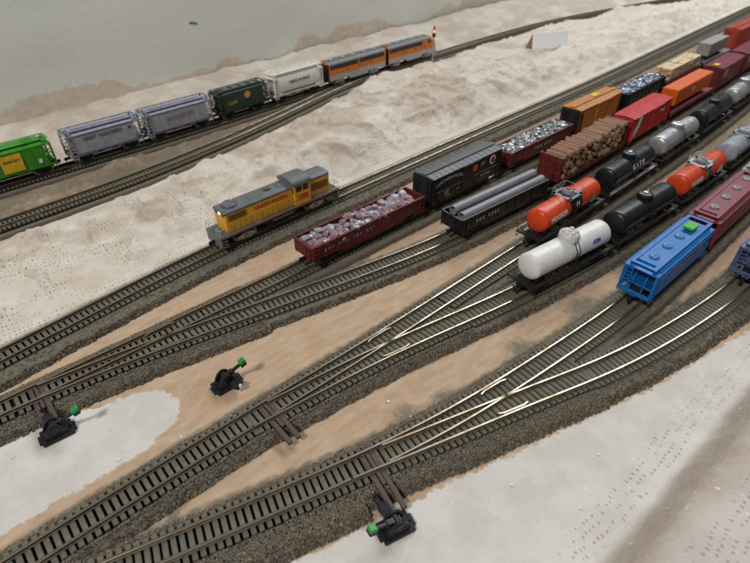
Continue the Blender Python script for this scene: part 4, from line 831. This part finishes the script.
t, L = car('boxcar', 'bright red boxcar with white and black curved mark beside the logs', P3, (21.45, 43.9), (27.2, 49.4)); boxcar(t, L, K['red'], K['red'], K['red'], walk=False, door=1.3, doorx=.6, ze=2.5)
hl = L/2; E_ = lambda r, n_: [(-hl+.1+r*math.cos(q), 2.46-1.85*r/1.5*math.sin(q)) for q in np.linspace(0, math.pi/2, n_)]
plate('white_mark', t, E_(1.5, 10)+E_(.8, 8)[::-1], -.955, K['wtext']); plate('black_mark', t, E_(.8, 8)+[(-hl+.1, 2.46)], -.955, K['ktext']); text('CP Rail', K['wtext'], t, 1.9, -.965, 1.9, .45)
t, L = car('flatcar', 'maroon piggyback flatcar under the orange trailer', P3, (27.9, 50.1), (36.2, 57.9)); flatcar(t, L, K['maroon2'], h=.8)
tr = trailer('trailer', 'orange trailer with a white mark riding the maroon flatcar', t, 8.9, K['orange'], .8, 1.5, -.6); text('N', K['wtext'], tr, -.9, -.775, 2.0, .75)
for i, (a, b_, lab) in enumerate([((36.7, 58.4), (42.0, 63.6), 'faded maroon boxcar with a yellow roof pad behind the orange trailer'), ((42.6, 64.2), (48.2, 69.6), 'faded maroon boxcar touching the right edge, no roof pad')]):
    t, L = car('boxcar', lab, P3, a, b_); boxcar(t, L, K['maroon2'], K['maroon2'], K['maroon'], walk=False, door=1.5, ze=2.5)
    if i == 0: pad(t, -L/2+.75, 0, 2.62, .8, .55, .1, K['padY'])
    plate('lettering', t, [(-2.6, 1.3), (-1.5, 1.3), (-1.5, 2.2), (-2.6, 2.2)], -.965, K['gtext'])

# ------------------------------------------------------------------ tank cars on the fourth and fifth tracks
t, L = car('tank_car', 'orange tank car with white lettering and grey dome platform, frontmost of its row', P4, (9.75, 27.85), (15.9, 33.5)); tankcar(t, 8.0, K['tankred'], dome=(.36, .45), domemat=K['pipe'], domelid=K['rtext'], platform=K['pipe'], bands=[(-.55, .85, K['dark'])], tl=6.9, rail_=False)
tanktext('HOOKER', K['wtext'], t, -1.95, .18, .46, bold=2); plate('emblem', t, [(1.9, 1.25), (2.7, 1.25), (2.3, 1.85)], -.83, K['gtext']); tanktext('14', K['wtext'], t, .2, .3, .42, r=.815, bold=2)
t, L = car('tank_car', 'black tank car with pale lettering behind the lettered orange tank car', P4, (16.2, 33.9), (21.8, 38.9)); tankcar(t, 7.8, K['black'], tl=6.6, deck=K['pipe'], domelid=K['silver']); tanktext('G A T X', K['wtext'], t, .3, .32, .52, bold=2)
t, L = car('tank_car', 'silver tank car with a small red mark between two black tank cars', P4, (22.5, 39.6), (28.0, 44.8)); tankcar(t, 7.9, K['silver'], tl=6.9, domemat=K['silver']); disc('red_mark', t, 1.2, -.835, 1.62, .14, K['rtext'], rx=.22)
t, L = car('tank_car', 'plain black tank car behind the silver one, fourth in its row', P4, (28.6, 45.3), (34.2, 50.7)); tankcar(t, 7.9, K['black'], tl=6.7, dome=(.46, .4))
t, L = car('tank_car', 'silver tank car at the far right end of its row', P4, (34.9, 51.4), (40.4, 56.8)); tankcar(t, 7.9, K['silver'], tl=6.9)
t, L = car('tank_car', 'white tank car with a knobbly dome and blue mark', P5, (8.35, 23.35), (14.2, 27.45)); tankcar(t, 7.5, K['white'], tl=6.75, bighump=True, domemat=paint('dome_white', (.58, .57, .56), .4), rail_=False, deck=K['dark']); tanktext('ADM', K['btext'], t, 1.75, .35, .32, bold=3)
t, L = car('tank_car', 'plain black tank car coupled behind the white tank car', P5, (14.7, 27.75), (20.5, 32.5)); tankcar(t, 7.7, K['black'], tl=6.7, domelid=K['silver'])
t, L = car('tank_car', 'orange tank car with grey platform standing beyond a plain black tank car', P5, (21.0, 32.85), (26.7, 37.7)); tankcar(t, 7.6, K['tankred'], tl=6.7, dome=(.36, .45), domemat=K['pipe'], platform=K['silver'], bands=[(-.35, .45, K['pipe'])], rail_=False); tanktext('HOOKER', K['wtext'], t, -1.9, .18, .46, bold=2); plate('emblem', t, [(1.6, 1.3), (2.6, 1.3), (2.1, 1.85)], -.83, K['wtext'])
t, L = car('tank_car', 'pale grey tank car behind the rear orange tank car', P5, (27.3, 38.2), (32.9, 43.3)); tankcar(t, 7.7, K['wgrey'], tl=6.9, platform=K['wgrey'], domemat=K['wgrey'])
t, L = car('tank_car', 'pale grey tank car cut off by the right edge', P5, (33.5, 43.9), (39.0, 49.1)); tankcar(t, 7.7, K['wgrey'], tl=6.9, platform=K['wgrey'], domemat=K['wgrey'])

# ------------------------------------------------------------------ covered hoppers at the right
t, L = car('covered_hopper', 'bright blue covered hopper with a green roof pad', P6, (14.2, 22.3), (19.7, 27.05)); hopper(t, L, K['blue'], ze=2.22, zt=2.5, flat=.5, ribs=0, hatch='round', hatchmat=paint('hatch_blue', (.10, .24, .45), .4)); pad(t, 2.0, -.05, 2.62, .85, .6, .16, K['padG'])
b = MB()
for sd in (-1, 1): ya, yb = sorted((sd*.9, sd*.99)); b.box(-L/2+.3, L/2-.3, ya, yb, 1.92, 2.0)
b.build('side_rail', K['blue'], t); text('Golden West', paint('orange_lettering', (.45, .17, .04)), t, -.2, -.935, 1.5, .55); disc('logo', t, 2.1, -.932, 1.55, .32, paint('orange_lettering', (.45, .17, .04)))
t, L = car('covered_hopper', 'maroon covered hopper with silver hatches behind the blue one', P6, (20.35, 27.6), (26.4, 33.1)); hopper(t, L, K['maroon2'], ze=2.22, zt=2.5, ribs=10, hatch='round', hatchmat=K['grey'])
t, L = car('covered_hopper', 'pale grey covered hopper cut by the right edge behind the maroon one', P6, (27.1, 33.8), (33, 39.3)); hopper(t, L, K['wgrey'], ribs=10, hatch='round')
t, L = car('covered_hopper', 'slate blue hopper whose corner shows at the right edge on the curved track', P7, (21.3, 23.85), (27.0, 28.5)); hopper(t, L, K['slate'], ribs=10, hatch='long')

# ------------------------------------------------------------------ train along the wall
t, L = car('covered_hopper', 'grass green covered hopper with a lemon yellow side panel, leftmost on the back track', P8, (-33.2, 33.3), (-26.2, 40.05)); hopper(t, L, K['green'], ribs=9, hatch='square', ze=2.25, zt=2.5)
plate('yellow_panel', t, [(1.0, .86), (2.5, .86), (2.5, 2.12), (1.0, 2.12)], -.985, K['lemon']); text('GREEN BAY', K['ktext'], t, 1.75, -1.0, 1.65, .22); plate('placard', t, [(3.55, 1.0), (3.8, 1.0), (3.8, 1.3), (3.55, 1.3)], -.965, K['wtext'])
plate('yellow_panel', t, [(-1.2, .86), (.2, .86), (.2, 1.3), (-1.2, 1.3)], -.965, K['lemon'])
t, L = car('covered_hopper', 'lilac grey hopper with black lettering behind the green hopper', P8, (-25.4, 40.85), (-21.1, 45.1)); hopper(t, L+.15, K['grey2'], ribs=0, trim=K['trim'], hatch='long', ze=2.2, zt=2.42); text('GREAT  NORTHERN', plain('worn_black', (.08, .08, .10), .5), t, -.2, -.945, 1.8, .36); disc('emblem', t, 2.1, -.935, 1.82, .13, K['rust'])
t, L = car('covered_hopper', 'lilac grey hopper with faint red lettering ahead of the lettered grey one', P8, (-20.65, 45.5), (-16.2, 49.95)); hopper(t, L+.15, K['grey2'], ribs=8, trim=K['trim'], hatch='long', ze=2.2, zt=2.42); text('BURLINGTON', plain('faded_red', (.26, .14, .15), .5), t, 0, -.97, 1.6, .42)
t, L = car('covered_hopper', 'dark green hopper with yellow lettering and emblem on the back track', P8, (-15.4, 50.7), (-11.6, 54.8)); hopper(t, L+.2, K['dgreen'], ribs=9, hatch='square', hatchmat=paint('dusty_green', (.12, .15, .14)), ze=2.2, zt=2.4); text('CNW', K['ytext'], t, -1.4, -.975, 1.35, .42); disc('emblem', t, .35, -.97, 1.75, .3, K['ytext'], rx=.36)
t, L = car('covered_hopper', 'white rounded covered hopper coupled behind the orange and silver units', P8, (-10.9, 55.5), (-6.3, 60.15)); hopper(t, L+.15, K['cream'], round_=True, hatch='long', ze=2.3, zt=2.62, flat=.6, lad=K['white']); text('AMERICAN MAIZE', K['ktext'], t, 0, -.97, 1.72, .34)

def fsec(x, w, zr, zb=.66, nose=0.0, rnd=.32):
    return [(x, -w, zb), (x, -w, 1.2), (x, -w*1.0, zr-rnd), (x, -w*.88, zr-rnd*.42), (x, -w*.6, zr-rnd*.1), (x, 0, zr), (x, w*.6, zr-rnd*.1), (x, w*.88, zr-rnd*.42), (x, w, zr-rnd), (x, w, 1.2), (x, w, zb)]
def funit(root, L, cab):
    hl = L/2; hw = .92; zr = 2.66; xe = hl-(1.75 if cab else 0)
    b = MB(); b.loft([fsec(-hl, hw, zr), fsec(xe, hw, zr)]); b.build('body', K['uporange'], root, smooth=30)
    sk = [(-hl, -hw-.012, .5), (xe, -hw-.012, .5), (xe, -hw-.012, 1.22), (-hl, -hw-.012, 1.22)]
    for sd in (-1, 1):
        s = MB(); ya, yb = sorted((sd*hw, sd*(hw+.014))); s.box(-hl, xe, ya, yb, .66, 1.2); s.box(-1.5, min(1.5, xe), ya, yb, .42, .66); 
        for k in (-1, 1):
            pass
        s.build('silver_skirt', K['silver'], root)
        xs = [(-hl+.12, -.1), (.1, xe-.3)] if not cab else [(-hl+.12, 1.5)]
        for xa, xb in xs:
            q = MB(); q.box(xa, xb, ya, yb+.004 if sd > 0 else yb, 1.84, 2.3)
            for i in range(10): x = xa+.1+i*(xb-xa-.2)/9; q.box(x-.02, x+.02, min(ya, ya+sd*.016), max(yb, yb+sd*.012), 1.86, 2.28)
            q.build('window_band', K['navy'], root)
        for x in (-1.9, .1, 2.0):
            if x < xe: disc('porthole', root, x, -hw-.012 if sd < 0 else hw+.03, 1.6, .09, K['navy'])
    rf = MB(); rf.loft([[(x, y*1.004, z+.006) for x, y, z in fsec(xx, hw, zr)[2:9]] for xx in (-hl-.005, xe+.005)], cap=False); rf.build('roof', K['hood'], root, smooth=40)
    fn = MB()
    for x in np.linspace(-hl+1.0, min(xe, hl)-1.2, 5): fn.lathe([(zr-.02, .3), (zr+.05, .3), (zr+.06, .22), (zr+.02, .2), (zr+.02, 0)], (x, 0, 0), 'Z', 14)
    fn.box(-hl+.4, -hl+.7, -.2, .2, zr-.05, zr+.08); fn.build('roof_fans', K['silver'], root, smooth=40)
    e = MB(); e.box(-hl-.03, -hl, -hw+.05, hw-.05, .5, zr-.3); e.box(-hl-.09, -hl-.03, -.35, .35, .6, 2.2); e.build('end_diaphragm', K['dark'], root)
    if not cab: e = MB(); e.box(hl, hl+.03, -hw+.05, hw-.05, .5, zr-.3); e.build('end_diaphragm', K['dark'], root)
    if cab:
        n = MB(); n.loft([fsec(xe, hw, zr), fsec(xe+.35, hw, zr-.02), fsec(xe+.55, hw*.99, 2.2, rnd=.3), fsec(xe+1.1, hw*.93, 2.08, rnd=.36), fsec(xe+1.5, hw*.74, 1.92, rnd=.4), fsec(xe+1.72, hw*.45, 1.7, .6, rnd=.45)]); n.build('nose', K['uporange'], root, smooth=50)
        for sd in (-1, 1):
            q = MB(); q.add([(xe+.46, sd*.08, 2.56), (xe+.46, sd*.72, 2.5), (xe+.60, sd*.76, 2.25), (xe+.60, sd*.08, 2.27)], [(0, 1, 2, 3)]); q.build('windscreen', K['navy'], root); ya, yb = sorted((sd*hw, sd*(hw+.02))); q = MB(); q.box(xe-.3, xe+.25, ya, yb, 1.86, 2.24); q.build('cab_window', K['navy'], root)
            s = MB(); s.loft([[(x, sd*w*1.015, z) for z in (.45, 1.16)]+[(x, sd*w*.9, z) for z in (1.16, .45)] for x, w in ((xe, hw), (xe+.55, hw*.99), (xe+1.1, hw*.93), (xe+1.5, hw*.75))]); s.build('nose_skirt', K['silver'], root)
        h = MB(); h.lathe([(-.1, .14), (.05, .14), (.05, 0)], (xe+1.6, 0, 1.72), n=12); h.build('headlight', K['silver'], root)
        p = MB(); p.prism([(-.7, .2), (.7, .2), (.75, .6), (-.75, .6)], xe+1.2, xe+1.75); p.build('pilot', K['silver'], root)
    u = MB(); u.box(-1.1, 1.1, -.8, .8, .25, .5); u.build('fuel_tank', K['dark'], root); gear(root, L, hl-1.7, True)
t, L = car('locomotive', 'orange and silver booster unit without a cab, coupled behind the leading unit', P8, (-5.55, 60.8), (.75, 67.2), cat='locomotive'); funit(t, L, False)
t, L = car('locomotive', 'orange and silver leading cab unit beside the red signal', P8, (1.2, 67.7), (7.95, 74.35), cat='locomotive'); funit(t, L, True)

for o in bpy.data.objects:
    if o.parent is None and o.name.startswith('covered_hopper') and o.location.x < 0: o.scale = (1, 1, 1.09)
# ------------------------------------------------------------------ yellow hood locomotive on the main track
def hoodloco(root, L):
    hl = L/2; y = K['yellow']; g = K['hood']
    f = MB(); f.box(-hl+.45, hl-.45, -.93, .93, .86, 1.0); f.box(-hl+.55, hl-.55, -.82, .82, .74, .86); f.build('walkway', g, root, bevel=.01)
    for sd in (-1, 1): s = MB(); ya, yb = sorted((sd*.93, sd*.945)); s.box(-hl+.45, hl-.45, ya, yb, .93, .985); s.build('red_stripe', K['rtext'], root)
    def hood(name, xa, xb, w, z1):
        b = MB(); b.prism([(-w, 1.0), (-w, z1), (w, z1), (w, 1.0)], xa, xb); h = b.build(name, y, root, bevel=.02)
        r = MB(); secs = []
        pr = [(-w-.01, z1-.1), (-w-.01, z1+.02), (-w*.86, z1+.1), (-w*.5, z1+.14), (w*.5, z1+.14), (w*.86, z1+.1), (w+.01, z1+.02), (w+.01, z1-.1)]; r.prism(pr, xa-.03, xb+.01); r.build('hood_top', g, h, smooth=35); return h
    h = hood('long_hood', -hl+.72, 1.0, .70, 2.38); hood('short_hood', 2.35, hl-.72, .70, 2.38)
    for sd in (-1, 1):                                            # doors and grilles
        for i, x in enumerate(np.arange(-hl+.85, .7, .42)):
            d = MB(); ya, yb = sorted((sd*.70, sd*.73)); d.box(x, x+.36, ya, yb, 1.04, 1.70); 
            ya, yb = sorted((sd*.73, sd*.745)); d.box(x+.29, x+.33, ya, yb, 1.3, 1.45); d.build('hood_door', y, h)
        for xa, xb in ((-hl+.9, -hl+2.2), (2.55, hl-.9)):
            gq = MB(); 
            for i in range(7): ya, yb = sorted((sd*.705, sd*.73)); gq.box(xa, xb, ya, yb, 1.80+i*.06 if xa < 2 else 1.5+i*.08, 1.835+i*.06 if xa < 2 else 1.54+i*.08)
            gq.build('louvre', paint('shadow_bronze', (.20, .10, .02)), h)
        text('UNION PACIFIC', K['rtext'], h, -.75, sd*.712, 1.96, .36, face=sd, bold=1.6)
        hr = MB(); xs = np.linspace(-hl+.7, hl-.7, 11)
        for x in xs: hr.bar((x, sd*.9, 1.0), (x, sd*.9, 1.42), .022)
        hr.tube([(x, sd*.9, 1.42) for x in xs], .013, 5); hr.build('handrail', g, root)
    c = MB(); c.box(1.0, 2.35, -.9, .9, 1.0, 2.55); cb = c.build('cab', y, root, bevel=.02)
    pr = [(-.94, 2.48), (-.94, 2.6)]+[(.94*math.cos(a), 2.58+.34*math.sin(a)) for a in np.linspace(math.pi*.92, math.pi*.08, 9)]+[(.94, 2.6), (.94, 2.48)]; r = MB(); r.prism(pr, .92, 2.43); r.build('cab_roof', g, cb, smooth=35)
    for sd in (-1, 1):
        for xa in (1.15, 1.72): w = MB(); ya, yb = sorted((sd*.9, sd*.915)); w.box(xa, xa+.46, ya, yb, 2.0, 2.4); w.build('cab_window', K['navy'], cb)
        text('1293', K['rtext'], cb, 1.68, sd*.92, 1.55, .4, face=sd, bold=2); plate('placard', cb, [(1.15, 1.68), (2.2, 1.68), (2.2, 1.74), (1.15, 1.74)], sd*.905, K['rtext'], -sd*.012)
    for xx in (.99, 2.36):
        for sd in (-1, 1): w = MB(); w.box(xx-.012, xx+.012, min(sd*.65, sd*.82), max(sd*.65, sd*.82), 1.9, 2.28); w.build('end_window', K['navy'], cb)
    fan = MB(); fan.lathe([(2.46, .5), (2.6, .5), (2.64, .46), (2.58, .40), (2.58, 0)], (-hl+1.5, 0, 0), 'Z', 22); fan.build('radiator_fan', g, h, smooth=40)
    st = MB(); st.box(-.75, -.35, -.16, .16, 2.5, 2.6); st.build('exhaust_stack', K['rust'], h); st = MB(); st.box(.2, .5, -.3, .3, 2.5, 2.56); st.build('roof_hatch', g, h)
    for sx in (-1, 1):
        p = MB(); xa, xb = sorted((sx*hl, sx*(hl-.5))); p.box(xa, xb, -.9, .9, .84, .99); xa, xb = sorted((sx*hl, sx*(hl-.08))); p.box(xa, xb, -.85, .85, .22, .84)
        for sd in (-1, 1):
            for q in range(3): p.box(*sorted((sx*(hl-.06-.0), sx*(hl-.5))), min(sd*.68, sd*.93), max(sd*.68, sd*.93), .24+q*.2, .27+q*.2)
        p.build('pilot', g, root)
        for sd in (-1, 1):
            hr = MB()
            for yy in (.45, .85): hr.tube([(sx*(hl-.04), sd*yy, .3), (sx*(hl-.04), sd*yy, 1.5), (sx*(hl-.35), sd*yy, 1.55)], .022, 5)
            hr.tube([(sx*(hl-.04), sd*.85, 1.5), (sx*(hl-.04), sd*.45, 1.5)], .022, 5); hr.build('end_railing', K['handrail'], root)

    hlp = MB(); hlp.lathe([(-.03, .1), (.02, .11), (.03, 0)], (-hl+.70, 0, 2.22), n=12); hlp.build('headlight', plain('lit_headlight', (1, .85, .5), .3, 0, (1.0, .72, .3), 3), root)
    nb = MB(); nb.box(-hl+.69, -hl+.72, -.55, -.25, 2.1, 2.25); nb.box(-hl+.69, -hl+.72, .25, .55, 2.1, 2.25); nb.build('number_board', K['navy'], root)
    ft = MB(); ft.box(-1.3, 1.1, -.75, .75, .28, .76); ft.build('fuel_tank', K['dark'], root, bevel=.05); ab = MB(); ab.cyl((-.9, -.82, .66), (.8, -.82, .66), .09, n=8); ab.build('air_reservoir', g, root); gear(root, L, hl-2.0, True)
t, L = car('locomotive', 'yellow diesel hood locomotive with grey roof and red lettering on the main track', P1, (-10.35, 28.05), (-3.2, 34.9), cat='locomotive'); hoodloco(t, L)

# ------------------------------------------------------------------ switch throws
def throw(label, x, y, rz, lever, link, pin=False):
    """manual ground throw: base plate, two humped cheeks, lever with a green tip, link to the throw bar"""
    o = thing('switch_throw', label, 'switch throw', (x, y, -.645), rz, 'manual switch throws'); o.scale = (.9, .9, 1.15); bk = paint('throw_black', (.011, .012, .016), .38, var=.3, dirt=.2)
    b = MB(); b.box(-.72, .72, -.5, .5, 0, .16); b.box(-.85, -.5, -.28, .28, 0, .12); b.box(.5, .85, -.28, .28, 0, .12); b.box(-.55, .55, -.36, .36, .16, .3); b.build('base', bk, o, bevel=.03)
    for sd in (-1, 1):
        c = MB(); prof = [(-.52, .14), (.52, .14), (.46, .42), (.30, .62), (.1, .74), (-.1, .74), (-.30, .62), (-.46, .42)]; ya, yb = sd*.2, sd*.33; n = len(prof)
        c.add([(px, yy, pz) for yy in (ya, yb) for px, pz in prof], [tuple(range(n)), tuple(range(2*n-1, n-1, -1))]+[(i, (i+1) % n, (i+1) % n+n, i+n) for i in range(n)]); c.build('cheek', bk, o, bevel=.02)
    for q in (-.62, .62): s = MB(); s.lathe([(.16, .11), (.2, .11), (.24, .07), (.24, 0)], (q, 0, 0), 'Z', 12); s.build('mounting_screw', bk, o)
    hb = MB(); hb.cyl((0, -.38, .5), (0, .38, .5), .17, n=14); hb.build('pivot', bk, o, smooth=40)
    lx, ly, lz = lever; a = Vector((0, 0, .5)); e = Vector((lx, ly, lz)); d = (e-a).normalized()
    lv = MB(); lv.bar(a-d*.25, a+d*.5, .26, .22); lv.bar(a+d*.4, e-d*.1, .15, .13); lev = lv.build('lever', bk, o, bevel=.02)
    M = d.to_track_quat('X', 'Z').to_matrix().to_4x4(); M.translation = e; tp = MB(); tp.box(-.17, .17, -.17, .17, .0, .17, M); tp.build('lever_tip', plain('tip_green', (.008, .27, .045), .4), lev, bevel=.03); tw = MB(); tw.box(-.165, .165, -.165, .165, -.15, 0, M); tw.build('lever_weight', bk, lev, bevel=.02)
    lk = MB(); lx, ly = link; n_ = Vector((lx, ly, 0)).normalized()
    lk.bar((0, 0, .25), (lx, ly, .36), .22, .12); lk.bar((n_.x*.45, n_.y*.45, .3), (n_.x*1.0, n_.y*1.0, .38), .42, .3); lk.build('link_bar', bk, o, bevel=.02)
    p = MB(); p.lathe([(.3, .09), (.44, .09), (.49, .05), (.49, 0)], (lx, ly, 0), 'Z', 12); p.build('link_pin', K['white'] if pin else bk, o, smooth=40); return o
throw('black switch throw with green lever tip on the white patch at left', -14.15, 14.2, R(38), (1.15, -.35, .98), (-.25, 1.5))
throw('small black switch throw with green tip and white pin on bare tan board', -7.25, 17.0, R(41), (1.0, -.3, 1.0), (.35, -1.0), True)
throw('black switch throw with green tip pointing left, on white plaster at the bottom', .72, 9.85, R(27), (-1.15, -.1, .85), (-.25, 1.45))

# ------------------------------------------------------------------ signal, card, crumbs
o = thing('signal', 'slim silver trackside signal showing red beside the leading orange unit', 'signal', (7.45, 69.5, -.5)); b = MB(); b.cyl((0, 0, 0), (0, 0, 5.0), .09, n=10); b.box(-.2, .2, -.2, .2, -.2, .25); b.build('mast', K['silver'], o, smooth=40)
b = MB(); b.lathe([(-.04, .25), (.04, .25)], (0, 0, 0), n=18); b.box(-.04, .04, -.2, .2, -.65, 0); b.box(-.03, .12, -.07, .07, .2, .55)
ho = b.build('target', K['black'], o); ho.location = (0, -.1, 4.35); ho.rotation_euler = (0, 0, R(-80)); b = MB(); b.lathe([(-.02, .15), (.08, .12), (.1, 0)], (0, 0, 0), n=14); so = b.build('red_lens', plain('red_signal_glow', (.9, .05, .05), .3, 0, (1, .05, .04), 12), o); so.location = (0, -.2, 4.35); so.rotation_euler = (0, 0, R(-90))
b = MB(); b.lathe([(-.02, .13), (.05, .1), (.06, 0)], (0, 0, 0), n=14); so = b.build('dark_lens', K['dark'], o); so.location = (0, -.18, 3.85); so.rotation_euler = (0, 0, R(-90)); b = MB(); b.bar((0, .08, 0), (0, .08, 4.4), .05); [b.bar((-.1, .12, .4+i*.4), (.1, .12, .4+i*.4), .03) for i in range(10)]; b.build('ladder', K['silver'], o)
o = thing('folded_card', 'white folded card with a brown end propped behind the plaster ridge', 'card', (23.7, 74.9, .45), R(0)); o.scale = (.78, .78, .86); b = MB()
b.add([(-3.0, -.3, 0), (3.0, -.3, .1), (3.0, .5, 2.55), (-3.0, .5, 2.1), (-3.0, -.2, 0), (3.0, -.2, .1), (3.0, .6, 2.55), (-3.0, .6, 2.1)], [(0, 1, 2, 3), (7, 6, 5, 4), (0, 4, 5, 1), (1, 5, 6, 2), (2, 6, 7, 3), (3, 7, 4, 0)]); b.build('white_face', plain('white_card', (.86, .87, .88), .7), o)
b = MB(); b.add([(-3.02, -.3, 0), (-3.02, .6, 2.0), (-4.1, .3, 0), (-3.02, -.15, 0), (-3.02, .7, 2.0), (-4.0, .5, 0)], [(0, 1, 2), (5, 4, 3), (0, 3, 4, 1), (1, 4, 5, 2), (2, 5, 3, 0)]); b.build('brown_flap', plain('brown_card', (.22, .14, .075), .8), o)
b = MB(); rr = random.Random(4)
for (x, y, s) in [(.6, 15.9, .09), (1.6, 15.0, .07), (4.2, 27.6, .12), (7.2, 26.2, .06), (6.3, 28.6, .07), (-10.9, 12.9, .1), (-8.6, 14.0, .08), (-15.5, 13.0, .07), (-17.2, 11.2, .12), (9.5, 13.0, .07), (5.5, 11.6, .08), (-.5, 24.3, .07), (8.0, 10.6, .08)]:
    vs, fs = lump(s, 1, (1, 1, .6), rr.random()); b.add([(v[0]+x, v[1]+y, v[2]-.62) for v in vs], fs)
tag(b.build('plaster_crumbs', K['white']), 'loose white plaster crumbs scattered on the board', 'crumbs', kind='stuff')
# lay the fleck on the wall face
fo.location = WALL.location+Matrix.Rotation(R(45.6), 3, 'Z') @ Vector((36, .5*float(fbm(np.array(50.1*.35), np.array(5.43*.5), 2))-.25, 6.5))
